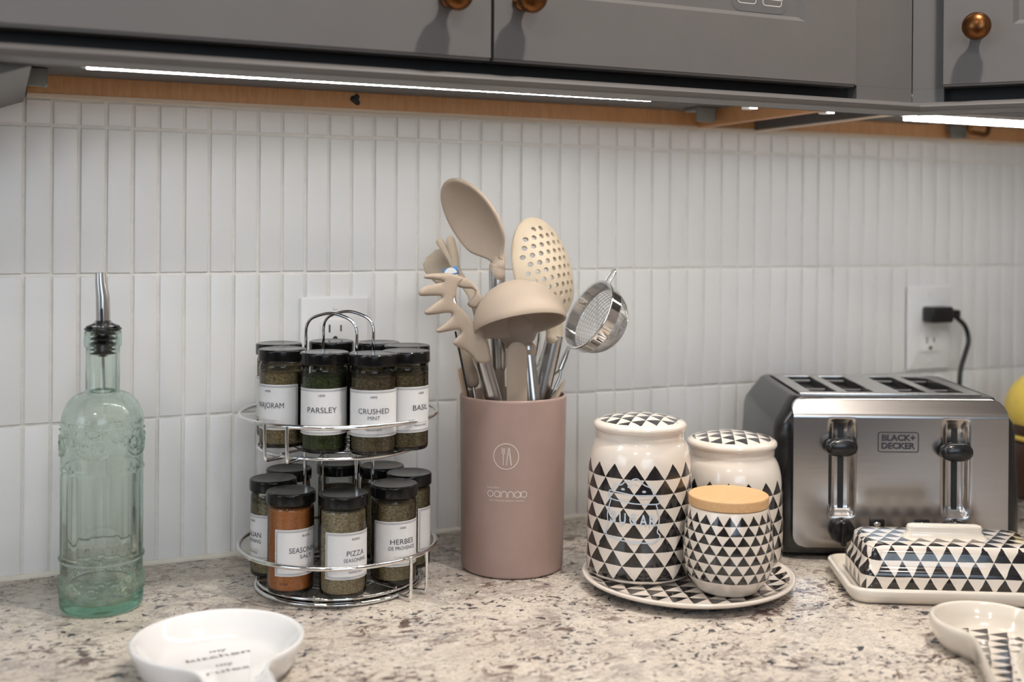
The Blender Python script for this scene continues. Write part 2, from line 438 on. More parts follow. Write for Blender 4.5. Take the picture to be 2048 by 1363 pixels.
def window(name, M, wd, ht):
    fr = bmesh.new()
    for a in ((-wd / 2 - .06, wd / 2 + .06, -.03, .0, -ht / 2 - .06, -ht / 2), (-wd / 2 - .06, wd / 2 + .06, -.03, .0, ht / 2, ht / 2 + .06),
              (-wd / 2 - .06, -wd / 2, -.03, 0, -ht / 2, ht / 2), (wd / 2, wd / 2 + .06, -.03, 0, -ht / 2, ht / 2), (-.02, .02, -.02, 0, -ht / 2, ht / 2)):
        box(fr, *a, b=.004)
    o = link(name, fr, M_plastw, None, 35); o.matrix_world = M; o['kind'] = 'structure'
    for s in (-1, 1):
        p = boxobj('pane', min(s * .02, s * wd / 2), max(s * .02, s * wd / 2), -.008, -.002, -ht / 2, ht / 2, M_win, o)
window('window_1', Matrix.Translation((-.3, -3.598, .75)) @ Matrix.Rotation(PI, 4, 'Z'), 1.5, 1.1)
window('window_2', Matrix.Translation((-2.498, -1.2, .8)) @ Matrix.Rotation(PI / 2, 4, 'Z'), 1.2, 1.0)
for (x, y), lb in zip(((.62, -.86), (-.9, -1.9), (.2, -2.4)), ('round ceiling lamp nearest the wall cabinets', 'round ceiling lamp on the left of the room', 'round ceiling lamp furthest from the wall cabinets')):
    cl = thing('ceiling_lamp', lb, 'lamp', (x, y, 1.53), 0, 'ceiling lamps')
    lathe('trim_ring', rnd([(.085, 0), (.11, 0), (.108, -.010, .004), (.088, -.008), (.085, 0)]), M_plastw, cl, 32)
    lathe('diffuser', [(0, -.003), (.084, -.003), (.084, 0)], M_lamp, cl, 32)

# tiles of the splashback: one shared mesh per row kind, every tile an object
def tile_mesh(wd, ht, name):
    g = .0015; x = wd / 2 - g; z = ht / 2 - g; rings = [(0, 0., 0), (0, -.0013, 1), (.0006, -.0021, 1), (.0022, -.0026, 1)]
    v = []; f = []
    for ins, y, _ in rings:
        v += [(-x + ins, y, -z + ins), (x - ins, y, -z + ins), (x - ins, y, z - ins), (-x + ins, y, z - ins)]
    for i in range(3):
        for k in range(4):
            k2 = (k + 1) % 4; f.append((i * 4 + k, i * 4 + k2, i * 4 + 4 + k2, i * 4 + 4 + k))
    f.append((12, 13, 14, 15)); me = pydata(v, f, name); me.materials.append(M_tile); shade(me, 30)
    return me
tm_long = tile_mesh(PT, RH, 'tile'); tm_sq = tile_mesh(PT, PT * 1.02, 'tile_square')
rows = [(ZL - RH / 2, tm_long), (ZL + RH / 2, tm_long), (ZL + RH * 1.5, tm_long), (ZL + 2 * RH + PT * .51, tm_sq)]
n_t = 0
outs = [(ony(667, 656).x, ony(667, 656).z), (ony(1854, 654).x, ony(1854, 654).z)]
for k in range(-4, 55):
    for ri, (zc, me) in enumerate(rows):
        o = bpy.data.objects.new('tile', me); COL.objects.link(o); o.parent = wall_back
        o.location = (k * PT + PT / 2 + random.uniform(-.0003, .0003), random.uniform(-.0003, .0003), zc + random.uniform(-.0004, .0004))
        o.rotation_euler = (random.uniform(-.002, .002) if ri < 3 else random.uniform(-.006, .006), random.uniform(-.0012, .0012), random.uniform(-.005, .005)); n_t += 1

# countertop (L shaped) with caulk line, base cabinets under it
ct = bmesh.new(); outline_solid([(-2.4, -.66), (.55, -.66), (.74, -.85), (.74, -3.0), (XW, -3.0), (XW, 0), (-2.4, 0)], -.032, 0, .003, ct)
tag(link('countertop', ct, M_gran, None, 35), 'speckled cream granite countertop running along the tiled wall', 'countertop')
bs = thing('base_cabinet', 'grey base cabinets under the granite countertop', 'cabinet', (0, 0, -.91))
boxobj('body', -2.38, .60, -.62, -.002, .10, .877, M_base, bs, .002); boxobj('plinth', -2.38, .60, -.57, -.002, 0, .10, M_dark, bs)
for i in range(5):
    d = boxobj('door', -2.36 + i * .59, -1.79 + i * .59, -.64, -.62, .12, .86, M_base, bs, .003)
b2 = thing('base_cabinet', 'grey base cabinets under the right-hand run of granite', 'cabinet', (0, 0, -.91))
boxobj('body', .78, XW - .002, -2.98, -.64, .10, .877, M_base, b2, .002); boxobj('plinth', .83, XW - .002, -2.98, -.64, 0, .10, M_dark, b2)
for i in range(3): boxobj('door', .76, .78, -2.96 + i * .66, -2.32 + i * .66, .12, .86, M_base, b2, .003)
ck = bmesh.new(); tube(ck, [(-2.4, -.0015, .0008), (XW, -.0015, .0008)], .0042, 8)
o = link('trim_1', ck, M_caulk, None, 60); o['kind'] = 'structure'
ck = bmesh.new(); box(ck, 0.002, XW, -.0035, 0, ZL + 2 * RH + PT * 1.03, .4745)
o = link('trim_2', ck, M_caulk, None, 60); o['kind'] = 'structure'

# ================================================================== WALL CABINETS
ZB = .4735; YF = -.30; YD = -.32; ZTOP = 1.25
wc = thing('wall_cabinet', 'long grey wall cabinet with two shaker doors above the tiled wall', 'cabinet', (0, 0, 0))
FX = ony(1823, 200, YF).x                    # where the straight run meets the diagonal corner unit
boxobj('carcass', .0, FX + .30, YF + .02, -.001, ZB + .0195, ZTOP, M_cab, wc, 0)
bm = bmesh.new(); box(bm, -.30, FX, YF, YF + .0185, .4930, ZTOP); link('face_frame', bm, M_cab, wc, 35)
bm = bmesh.new(); box(bm, ony(1713, 190, YF).x, FX, YF, YF + .019, .4775, .4929); link('frame_stile_foot', bm, M_cab, wc, 35)
boxobj('shade_board', -.30, FX, -.2868, -.2830, .4668, .4929, M_dark, wc, label='board coloured black for the shade between the doors and the light rail')  # added board, stops LED leak; its black paints in the shade below the doors
boxobj('underside_panel', .002, FX + .29, -.2829, -.02, ZB + .0175, ZB + .0195, M_cabin, wc)
boxobj('hanging_rail', .002, XW - .01, -.019, -.001, ZB, ZB + .0195, M_oak, wc, label='bare oak strip along the wall under the cabinet')
boxobj('rail_edge', .002, XW - .01, -.0196, -.001, ZB - .0022, ZB - .0001, M_ply, wc, label='pale plywood lower edge of the oak strip')
xa = ony(1395, 252, -.02).x; xb = ony(1510, 264, -.02).x
boxobj('side_panel', xa, xa + .012, YF + .02, -.02, ZB - .002, ZB + .0195, M_oak, wc, label='bare oak side panel end')
boxobj('side_panel', xb, xb + .012, YF + .02, -.02, ZB - .002, ZB + .0195, M_cabin, wc, label='grey side panel end')
boxobj('panel_edge', xb - .0005, xb + .0125, YF + .02, -.02, ZB - .0032, ZB - .0021, M_ply, wc)
# hole with a broken fixing in the oak strip
hp = ony(712, 200, -.0195); bm = bmesh.new()
for k in range(7):
    a = random.uniform(0, 6.28); rr = random.uniform(0, .0036)
    v, f = lathe_vf([(0, -.001), (random.uniform(.0012, .003), -.0005), (random.uniform(.001, .0026), .0005), (0, .001)], 8)
    join(bm, v, f, Matrix.Translation((hp.x + rr * math.cos(a) * 1.4, -.0197, hp.z + rr * math.sin(a))) @ Matrix.Rotation(PI / 2, 4, 'X') @ Matrix.Scale(1.6, 4))
link('fixing_hole', bm, M_dark, wc, 60, 'ragged dark hole in the oak strip')
# doors
def shaker(name, W, H, ins, parent, M, top_open=True):
    """door slab in local x right, z up, front at y=0, thickness .019; recessed panel with bevelled edge"""
    bm = bmesh.new(); t = .019; rd = .007; bw = .005
    l, r_, b_, t_ = ins
    xs = [0, l, l + bw, W - r_ - bw, W - r_, W]; zs = [0, b_, b_ + bw, H - t_ - bw, H - t_, H]
    def q(*p): join(bm, p, [(0, 1, 2, 3)])
    X0, X1, X2, X3, X4, X5 = xs; Z0, Z1, Z2, Z3, Z4, Z5 = zs
    q((X0, 0, Z0), (X5, 0, Z0), (X5, 0, Z1), (X0, 0, Z1)); q((X0, 0, Z4), (X5, 0, Z4), (X5, 0, Z5), (X0, 0, Z5))
    q((X0, 0, Z1), (X1, 0, Z1), (X1, 0, Z4), (X0, 0, Z4)); q((X4, 0, Z1), (X5, 0, Z1), (X5, 0, Z4), (X4, 0, Z4))
    q((X1, 0, Z1), (X4, 0, Z1), (X3, rd, Z2), (X2, rd, Z2)); q((X2, rd, Z3), (X3, rd, Z3), (X4, 0, Z4), (X1, 0, Z4))
    q((X1, 0, Z1), (X2, rd, Z2), (X2, rd, Z3), (X1, 0, Z4)); q((X3, rd, Z2), (X4, 0, Z1), (X4, 0, Z4), (X3, rd, Z3))
    q((X2, rd, Z2), (X3, rd, Z2), (X3, rd, Z3), (X2, rd, Z3))
    q((X0, t, Z0), (X0, t, Z5), (X5, t, Z5), (X5, t, Z0)); q((X0, 0, Z0), (X0, 0, Z5), (X0, t, Z5), (X0, t, Z0)); q((X5, 0, Z0), (X5, t, Z0), (X5, t, Z5), (X5, 0, Z5))
    q((X0, 0, Z0), (X0, t, Z0), (X5, t, Z0), (X5, 0, Z0)); q((X0, 0, Z5), (X5, 0, Z5), (X5, t, Z5), (X0, t, Z5))
    bmesh.ops.remove_doubles(bm, verts=bm.verts, dist=1e-6)
    ed = [e for e in bm.edges if len(e.link_faces) == 2 and all(abs(v.co.y) < 1e-6 for v in e.verts) and any(abs(f_.normal.y) < .2 for f_ in e.link_faces)]
    bm.normal_update()
    bmesh.ops.bevel(bm, geom=[e for e in bm.edges if all(abs(v.co.y) < 1e-6 for v in e.verts) and (all(abs(v.co.x - X0) < 1e-6 for v in e.verts) or all(abs(v.co.x - X5) < 1e-6 for v in e.verts) or all(abs(v.co.z - Z0) < 1e-6 for v in e.verts))], offset=.0022, segments=3, affect='EDGES')
    o = link(name, bm, M_cab, parent, 25); o.matrix_local = M; return o
ZD = ony(985, 121, YD).z
xg = ony(985, 100, YD).x; xe = ony(1712, 100, YD).x
x0 = .006 - .006
rx = ony(1612, 40, YD).x; rz_ = ony(1610, 43, YD).z
HD = ZTOP - ZD - .01
d1 = shaker('door', xg - .0015 + .30, HD, (.06, .06, rz_ - ZD + .006, .06), wc, Matrix.Translation((-.30, YD, ZD)))
d2 = shaker('door', xe - xg - .0015, HD, (.06, xe - rx, rz_ - ZD, .06), wc, Matrix.Translation((xg + .0015, YD, ZD)))
def knob(parent, loc, rz=0., s=1.):
    prof = rnd([(0, 0), (.0075, 0), (.0078, .002, .001), (.0052, .004), (.0048, .010, .002), (.0085, .0145), (.0125, .018), (.0138, .0225), (.0128, .0270), (.0095, .0305), (.005, .0322), (0, .0328)])
    o = lathe('knob', [(r * s, z * s) for r, z in prof], M_bronze, parent, 32, 50, label='round bronze knob')
    o.matrix_local = Matrix.Translation(loc) @ Matrix.Rotation(rz, 4, 'Z') @ Matrix.Rotation(PI / 2, 4, 'X'); return o
k1 = ony(914, -12, YD - .022); k2 = ony(1063, -6, YD - .022)
knob(d1, (k1.x + .30, 0, k1.z - ZD)); knob(d2, (k2.x - xg - .0015, 0, k2.z - ZD))
# line-drawn cup sticker on the panel of the second door
pz = ony(1535, 14, YD + .007); 
def on_panel(u, v):
    p = ony(u, v, YD + .0066); return (p.x - xg - .0015, p.z - ZD)
parts = []
def cup(u0, v0, u1, v1):
    A = on_panel(u0, v0); B = on_panel(u1, v1); wd = B[0] - A[0]
    P = rrect(A[0], A[0] + wd, B[1], B[1] + .016, .003, 4); parts.append(stroke2d(P, .0008, True))
    P = rrect(A[0] - .0035, A[0] + wd + .0035, B[1] + .006, B[1] + .05, .005, 4); parts.append(stroke2d(P, .0008, True))
cup(1476, 6, 1512, 8); cup(1526, 12, 1563, 14)
v, f = merge2d(parts); me = pydata([(x, .0066, z) for x, z in v], f); st = link('sticker', me, M_print, d2, label='white outline drawing of two cups')
bm = bmesh.new(); P = rrect(on_panel(1470, 20)[0] - .004, on_panel(1575, 20)[0], on_panel(1540, 27)[1], on_panel(1540, 27)[1] + .06, .01, 5)
M_film = simple('clear_sticker_film', (.15, .148, .148), .3, var=.02)
outline_solid(P, -.0002, .0001, 0, bm, Matrix(((1, 0, 0, 0), (0, 0, -1, .0068), (0, 1, 0, 0), (0, 0, 0, 1)))); link('sticker_film', bm, M_film, st)
# light rail moulding below the frame: bead in front, flat lip behind, mitred at the inner corner
ang = math.radians(-50); e = Vector((math.cos(ang), math.sin(ang), 0)); nrm = Vector((math.sin(ang), -math.cos(ang), 0)); 
P0 = Vector((FX, YF, 0))
prof = [(-.0, .4774), (.010, .4774), (.0175, .4770), (.0232, .4750), (.0252, .4720), (.0240, .4694), (.0218, .4682), (.0215, .4671), (.0, .4667), (-.0128, .4668), (-.0128, .4774)]
def rail(a, b, na, nb):
    """na/nb: offset directions (scaled) at both ends"""
    v = [(a + na * d + Vector((0, 0, z))) for d, z in prof] + [(b + nb * d + Vector((0, 0, z))) for d, z in prof]; n = len(prof)
    f = [(k, (k + 1) % n, n + (k + 1) % n, n + k) for k in range(n)] + [tuple(range(n)), tuple(range(2 * n - 1, n - 1, -1))]
    bm = bmesh.new(); join(bm, v, f); bmesh.ops.recalc_face_normals(bm, faces=bm.faces); return bm
n1 = Vector((0, -1, 0)); hm = (n1 + nrm).normalized(); hm = hm / hm.dot(n1)
link('light_rail', rail(Vector((-.30, YF, 0)), P0, n1, hm), M_cab, wc, 38)
# neighbouring unit at the left frame edge: underside dips towards the left
hb = bmesh.new(); hv = []
for x, z in ((-.30, .440), (-.10, .446), (-.05, .451), (-.025, .4575), (-.010, .463), (-.001, .466)):
    hv.append((x, z))
hv += [(-.001, ZTOP), (-.30, ZTOP)]
v = [(x, -.281, z) for x, z in hv] + [(x, -.001, z) for x, z in hv]; n = len(hv)
join(hb, v, [tuple(range(n)), tuple(range(2 * n - 1, n - 1, -1))] + [(k, n + k, n + (k + 1) % n, (k + 1) % n) for k in range(n)])
bmesh.ops.recalc_face_normals(hb, faces=hb.faces)
link('end_unit', hb, M_cab, wc, 25, 'grey end with a curved underside at the upper left edge')
# diagonal corner cabinet
dc = thing('wall_cabinet', 'diagonal grey corner wall cabinet at the upper right', 'cabinet')
L = .40
link('light_rail', rail(P0, P0 + e * L, hm, nrm), M_cab, dc, 38)
def slab(p, q, thick, z0, z1, back):
    bm = bmesh.new(); d = back * thick
    v = [p, q, q + d, p + d]; v = [Vector((a.x, a.y, z0)) for a in v] + [Vector((a.x, a.y, z1)) for a in v]
    join(bm, v, [(0, 1, 5, 4), (1, 2, 6, 5), (2, 3, 7, 6), (3, 0, 4, 7), (4, 5, 6, 7), (3, 2, 1, 0)]); bmesh.ops.recalc_face_normals(bm, faces=bm.faces); return bm
link('face_frame', slab(P0 + e * .001, P0 + e * L, .0185, .4930, ZTOP, -nrm), M_cab, dc, 30)
s0 = (onplane(1887, 90, P0 + nrm * .02, nrm) - P0).dot(e)
link('frame_stile_foot', slab(P0 + e * .001, P0 + e * (s0 - .001), .0185, .4775, .4929, -nrm), M_cab, dc, 30)
link('shade_board', slab(P0 - nrm * .0145 + e * .004, P0 - nrm * .0145 + e * L, .003, .4668, .4929, -nrm), M_dark, dc, 30, 'board coloured black for the shade between the door and the light rail')  # shade under the corner door put in as a black board
Pe = P0 + e * L
bm = bmesh.new(); poly = [P0 - nrm * .02 + e * .012, Pe - nrm * .02, Vector((XW - .002, Pe.y, 0)), Vector((XW - .002, -.021, 0)), Vector((FX + .012, -.021, 0))]
bm = outline_solid([(p.x, p.y) for p in poly], ZB + .0196, ZTOP, 0)
link('carcass', bm, M_cabin, dc, 30)
dz = onplane(1950, 170, P0 + nrm * .02, nrm).z
s0 = (onplane(1887, 90, P0 + nrm * .02, nrm) - P0).dot(e)
Md = Matrix(((e.x, -nrm.x, 0, 0), (e.y, -nrm.y, 0, 0), (0, 0, 1, 0), (0, 0, 0, 1)))
org = P0 + nrm * .02 + e * s0 + Vector((0, 0, dz)); Md = Matrix.Translation(org) @ Md
rr_ = onplane(2026, 48, P0 + nrm * .02, nrm)
d3 = shaker('door', L - s0 - .03, ZTOP - dz - .01, ((rr_ - P0).dot(e) - s0, .06, rr_.z - dz, .06), dc, Md)
kp = onplane(1953, 52, P0 + nrm * .042, nrm); knob(d3, ((kp - P0).dot(e) - s0, 0, kp.z - dz), 0)
# led tape behind the light rail, connectors, clips
lt = thing('led_strip_light', 'thin white glowing strip light under the long wall cabinet', 'light', (0, 0, 0))
xl = onz(1300, 203, .4694).x
boxobj('led_tape', .040, xl, -.2622, -.2590, .4694, .4697, M_led, lt); boxobj('led_tape', xl + .002, xa - .012, -.2800, -.2760, .4694, .4697, M_led, lt)
boxobj('led_tape', xb + .016, FX - .01, -.2800, -.2760, .4694, .4697, M_led, lt); boxobj('backing', xl + .001, FX - .009, -.2805, -.2755, .4698, .476, M_plastw, lt); boxobj('channel', .036, xl + .001, -.2645, -.256, .4698, .474, M_plastw, lt)
lt2 = thing('led_strip_light', 'wide bright strip light under the diagonal corner cabinet', 'light', (0, 0, 0))
boxobj('led_tape', FX + .045, XW - .03, -.262, -.240, .4675, .472, M_led2, lt2); boxobj('channel', FX + .043, XW - .028, -.264, -.238, .4721, .476, M_plastw, lt2)
for (u, v_, lb) in ((1503, 222, 'small glowing light connector beside the bare oak panel'), (1657, 231, 'small glowing light connector beside the grey panel')):
    p = onz(u, v_, .469); t_ = thing('light_connector', lb, 'light', (p.x, p.y, .469), 0, 'light connectors')
    boxobj('housing', -.006, .006, -.003, .010, .002, .006, M_plastw, t_, .001); boxobj('glow', -.004, .004, -.0045, -.003, .002, .0055, M_led2, t_)
def clip(u, v_, z, wd, label):
    p = onz(u, v_, z); t_ = thing('mounting_clip', label, 'clip', (p.x, p.y, ZB + .017), 0, 'clips under the wall cabinets')
    bm = bmesh.new(); box(bm, -wd / 2, wd / 2, -.014, .014, -.004, .0, .001); box(bm, -wd / 2, wd / 2, -.016, -.012, -.017, .0, .001); box(bm, wd / 2 - .002, wd / 2 + .002, -.014, .014, -.015, 0, .0008)
    link('bracket', bm, simple('grey_clip', (.22, .22, .21), .5), t_, 35)
clip(72, 165, .4785, .016, 'grey plastic clip at the left end of the oak strip')
clip(1398, 240, .4765, .026, 'grey plastic clip left of the bare oak panel')
clip(1900, 272, .4775, .028, 'pale clip under the diagonal corner cabinet')
p = onz(1958, 268, .478); cc = thing('cable_clip', 'coppery brown clip beside the pale clip at the upper right', 'clip', (p.x, p.y, ZB + .017)); bm = bmesh.new()
tube(bm, fillet([(-.018, 0, 0), (-.018, 0, -.010), (.014, 0, -.014), (.018, 0, -.004), (.018, 0, 0)], .006), .0035, 8); link('hook', bm, M_bronze, cc, 50)

# ================================================================== OUTLETS
def outlet(name, label, u, v_, plug=False):
    p = ony(u, v_, -.003); t_ = thing(name, label, 'outlet', (p.x, -.0025, p.z), 0, 'wall outlets')
    W, H = .0762, .116
    bm = bmesh.new(); outline_solid(rrect(-W / 2, W / 2, -H / 2, H / 2, .003), 0, .0055, .0022, bm, Matrix(((1, 0, 0, 0), (0, 0, -1, 0), (0, 1, 0, 0), (0, 0, 0, 1))))
    link('cover_plate', bm, M_plastw, t_, 50)
    for s in (1, -1):
        zc = s * .0205; bm = bmesh.new()
        outline_solid(rrect(-.0165, .0165, zc - .0135, zc + .0135, .005), .0056, .0072, .0006, bm, Matrix(((1, 0, 0, 0), (0, 0, -1, 0), (0, 1, 0, 0), (0, 0, 0, 1))))
        rc = link('receptacle', bm, M_plastw, t_, 40); bm = bmesh.new()
        box(bm, -.0072, -.0056, -.0078, -.0070, zc - .001, zc + .0075); box(bm, .0056, .0070, -.0078, -.0070, zc, zc + .0068)
        v, f = lathe_vf([(0, 0), (.0026, 0), (.0026, .0008), (0, .0008)], 16); join(bm, v, f, Matrix.Translation((0, -.0070, zc - .0075)) @ Matrix.Rotation(PI / 2, 4, 'X'))
        link('slots', bm, M_dark, rc)
    for zc in (.046, -.046):
        lathe('screw', rnd([(0, .0014), (.0022, .0012), (.0028, .0004, .0004), (.0028, 0)]), M_plastw, t_, 16, loc=(0, -.0056, zc)).rotation_euler = (PI / 2, 0, 0)
    return t_, p
outlet('outlet', 'white duplex outlet behind the chrome spice rack', 667, 699)
ot, op_ = outlet('outlet', 'white duplex outlet above the toaster with a black plug', 1854, 654)
# plug and toaster cord
pc = ony(1852, 628, -.012); cd_ = thing('power_cord', 'black plug and cord hanging from the outlet behind the toaster', 'cord', (pc.x, -.0098, pc.z))
bm = bmesh.new(); outline_solid(rrect(-.006, .032, -.011, .011, .004), 0, .022, .003, bm, Matrix(((1, 0, 0, 0), (0, 0, -1, 0), (0, 1, 0, 0), (0, 0, 0, 1))))
outline_solid(rrect(.026, .050, -.006, .006, .003), .004, .017, .003, bm, Matrix(((1, 0, 0, 0), (0, 0, -1, 0), (0, 1, 0, 0), (0, 0, 0, 1))))
link('plug', bm, M_black, cd_, 45)
O = Vector((pc.x, -.0098, pc.z))
pts = [Vector((.048, -.011, 0))] + [ony(u, v_, y) - O for u, v_, y in ((1912, 633, -.022), (1930, 652, -.025), (1937, 680, -.028), (1930, 708, -.03), (1922, 735, -.032), (1919, 765, -.034), (1917, 850, -.034), (1916, 1000, -.036))]
pts += [Vector((pts[-1].x + .010, -.022, -pc.z + .03)), Vector((pts[-1].x + .03, -.022, -pc.z + .010)), Vector((pts[-1].x + .06, -.024, -pc.z + .0048)), Vector((pts[-1].x + .10, -.03, -pc.z + .0042)), Vector((pts[-1].x + .14, -.04, -pc.z + .0042))]
bm = bmesh.new(); tube(bm, catmull(pts, 6), .0033, 8); link('cable', bm, M_black, cd_, 60)

# ================================================================== more helpers for the things on the counter
def prj(p):
    d = Vector(p) - CP; z = d.dot(CF); return (PX + FPX * d.dot(CR) / z, PY - FPX * d.dot(CU) / z, z)
def zat(x, y, v):
    a = prj((x, y, 0))[1]; b = prj((x, y, .1))[1]; return (v - a) / (b - a) * .1
def fit_text(body, cap, width=None, x=0., y=0., thin=0., align='CENTER', space=1.):
    """lettering with given capital height and overall width"""
    v, f = text2d(body, cap / .69, 0, 0, space, thin, 'CENTER')
    xs = [p[0] for p in v]; w0 = max(xs) - min(xs); c = (max(xs) + min(xs)) / 2; k = width / w0 if width else 1.
    off = {'CENTER': 0, 'LEFT': w0 * k / 2, 'RIGHT': -w0 * k / 2}[align]
    return [((p[0] - c) * k + x + off, p[1] + y) for p in v], f
def uv_cyl(me, rref, per=None):
    uv = me.uv_layers.new(name='UVMap')
    for p in me.polygons:
        A = [];
        for li in p.loop_indices:
            co = me.vertices[me.loops[li].vertex_index].co; A.append((math.atan2(co.y, co.x), co.z))
        ref = A[0][0]
        for li, (a, z) in zip(p.loop_indices, A):
            while a - ref > PI: a -= 2 * PI
            while a - ref < -PI: a += 2 * PI
            uv.data[li].uv = (a * rref, z)
def uv_box(me, topthr=.75):
    uv = me.uv_layers.new(name='UVMap')
    for p in me.polygons:
        n_ = p.normal
        for li in p.loop_indices:
            co = me.vertices[me.loops[li].vertex_index].co
            uv.data[li].uv = (co.x, co.y - .0) if abs(n_.z) > topthr else ((co.x, co.z) if abs(n_.y) > abs(n_.x) else (co.y, co.z))
def uv_planar(me):
    uv = me.uv_layers.new(name='UVMap')
    for l in me.loops:
        co = me.vertices[l.vertex_index].co; uv.data[l.index].uv = (co.x, co.y)

# ================================================================== GLASS OIL BOTTLE
B = onz(203, 1212); bx, by = B.x, B.y; bZ = prj(B)[2]; px2m = bZ / FPX
bot = thing('oil_bottle', 'tall pale green embossed glass oil bottle with steel pourer', 'bottle', (bx, by, 0))
zb = lambda v: zat(bx, by, v)
z_r1, z_r2, z_r3 = zb(1108), zb(931), zb(842)
z_n0, z_n1, z_f0, z_top = zb(783), zb(712), zb(690), zb(660)
R0 = .0357
def emboss(r, a, z):
    if r < .030: return r
    s = a * R0; per = 2 * PI * R0 / 5
    h = 0.
    if z_r2 + .002 < z < z_r3 - .004:                     # scroll and dot frieze
        u = ((s / per) % 1 - .5) * per; w_ = (z - z_r2) / (z_r3 - z_r2); zz = z - z_r2; au = abs(u)
        def ridge(d, wd=.0009): return max(0., 1 - (d / wd) ** 2)
        h = max(h, ridge(abs(math.hypot(au - .0, zz - .030) - .018)) if zz < .030 else 0)
        h = max(h, ridge(abs(math.hypot(au - .0065, zz - .024) - .0055)))
        h = max(h, ridge(abs(math.hypot(au - .0155, zz - .026) - .0045)))
        h = max(h, ridge(math.hypot(au - .020, zz - .034), .0016), ridge(math.hypot(au - .020, zz - .028), .0016), ridge(math.hypot(au, zz - .036), .0018), ridge(math.hypot(au, zz - .0175), .0022))
        return r + .0017 * h
    if z_r1 - .002 > z > .016:                            # dense floral band
        u = ((s / per) % 1 - .5) * per; zz = z - .016; H_ = z_r1 - .018 - .016; au = abs(u)
        def ridge(d, wd=.0011): return max(0., 1 - (d / wd) ** 2)
        for cx, cz, rr in ((0, H_ * .5, .0035), (0, H_ * .5, .0075), (.0125, H_ * .35, .0045), (.0125, H_ * .35, .0020), (.019, H_ * .72, .0038), (.0075, H_ * .85, .0032), (.0225, H_ * .2, .0026)):
            h = max(h, ridge(abs(math.hypot(au - cx, zz - cz) - rr)))
        for k in range(6):
            an = PI / 6 + k * PI / 3; h = max(h, ridge(math.hypot(au - .0055 * abs(math.cos(an)), zz - H_ * .5 - .0055 * math.sin(an)), .0014))
        h = max(h, ridge(math.hypot(((s / .0042) % 1 - .5) * .0042, zz - .0005), .0011))
        return r + .0019 * h
    if z_r1 + .002 < z < z_r2 - .002:                     # shallow flutes
        return r - .0009 + .0011 * abs(math.cos(a * 9))
    return r
def dense(p, st=.0008):
    out = [p[0]]
    for A, B_ in zip(p, p[1:]):
        n = max(1, int(math.hypot(B_[0] - A[0], B_[1] - A[1]) / st)) if (B_[1] > .012 and abs(A[0] - B_[0]) < .0005 and B_[0] > .03) else 1
        out += [(A[0] + (B_[0] - A[0]) * k / n, A[1] + (B_[1] - A[1]) * k / n) for k in range(1, n + 1)]
    return out
def arc_shoulder(r1, zl, r2, zh, k=12):
    return [(r2 + (r1 - r2) * math.cos(t * PI / 2) ** .9, zl + (zh - zl) * math.sin(t * PI / 2) ** 1.25) for t in [i / k for i in range(k + 1)]]
outer = rnd([(0, .0015), (.028, .0015), (.0335, .0, .003), (.0362, .004, .004), (.0366, .013, .002), (.0352, .0155)], 5)
outer += [(R0, .017), (R0, z_r1 - .0022), (R0 + .0014, z_r1 - .0008), (R0 + .0016, z_r1 + .0006), (R0 + .0004, z_r1 + .0022), (R0, z_r1 + .003), (R0, z_r2 - .003), (R0 + .0010, z_r2 - .0015), (R0 + .0010, z_r2 + .0005), (R0, z_r2 + .002), (R0, z_r3 - .003), (R0 + .0008, z_r3 - .001), (R0 + .0004, z_r3 + .0008)]
outer += arc_shoulder(R0 - .0002, z_r3 + .002, .0150, z_n0)[0:] + [(.0154, z_n0 + .0012), (.0148, z_n0 + .0026), (.0146, z_n1), (.0147, z_f0 - .002), (.0163, z_f0), (.0166, z_f0 + .003), (.0160, z_top - .003), (.0160, z_top - .001), (.0150, z_top)]
inner = [(.0118, z_top), (.0115, z_top - .002), (.0115, z_n0 + .002)] + arc_shoulder(R0 - .0030, z_r3 + .001, .0118, z_n0 - .002)[::-1] + [(R0 - .0030, z_r3 - .004), (R0 - .0030, .016), (R0 - .006, .0095), (.018, .0075), (0, .0105)]
v, f = lathe_vf(dense(outer) + inner, 200, None)
v2 = []
for (x, y, z) in v:
    r = math.hypot(x, y)
    if r > R0 - .0006 and z > .0158 and z < z_r3:
        a = math.atan2(y, x) % (2 * PI); rr = emboss(r, a, z); x *= rr / r; y *= rr / r
    v2.append((x, y, z))
me = pydata(v2, f, 'glass_body'); link('glass_body', me, M_bottle, bot, 60)
sp = rnd([(0, z_n1 - .0), (.0035, z_n1), (.0038, z_n1 + .001, .0005)] , 2); zs = z_n1
for k in range(5):
    z0 = z_n1 + .002 + k * .0042; sp += [(.0075, z0), (.0112, z0 + .0008), (.0114, z0 + .0018), (.0080, z0 + .003)]
sp += [(.0090, z_top - .001), (.0160, z_top + .0004), (.0164, z_top + .0012), (.0160, z_top + .0022), (.0, z_top + .0025)]
lathe('stopper', sp, M_black, bot, 40, 50)
lathe('collar', rnd([(0, z_top + .0026), (.0150, z_top + .0026), (.0145, z_top + .0040, .001), (.0085, z_top + .0062, .002), (.0058, z_top + .0095), (0, z_top + .0095)]), thin_glass('clear_collar', (.86, .86, .86)), bot, 32, 50)
zt = zb(546); bm = bmesh.new()
pth = [Vector((0, 0, z_top + .003)), Vector((0, 0, z_top + .016)), Vector((-.0004, 0, z_top + .03)), Vector((-.0022, 0, zt - .008)), Vector((-.0026, 0, zt))]
pth = [Vector((CR.x * p.x, CR.y * p.x, p.z)) for p in pth]
tube(bm, pth, [.0062, .0062, .0060, .0050, .0044], 20, caps=False); tube(bm, pth[::-1], [.0037, .0043, .0053, .0055, .0055], 20, caps=False)
link('spout', bm, M_steel, bot, 50)
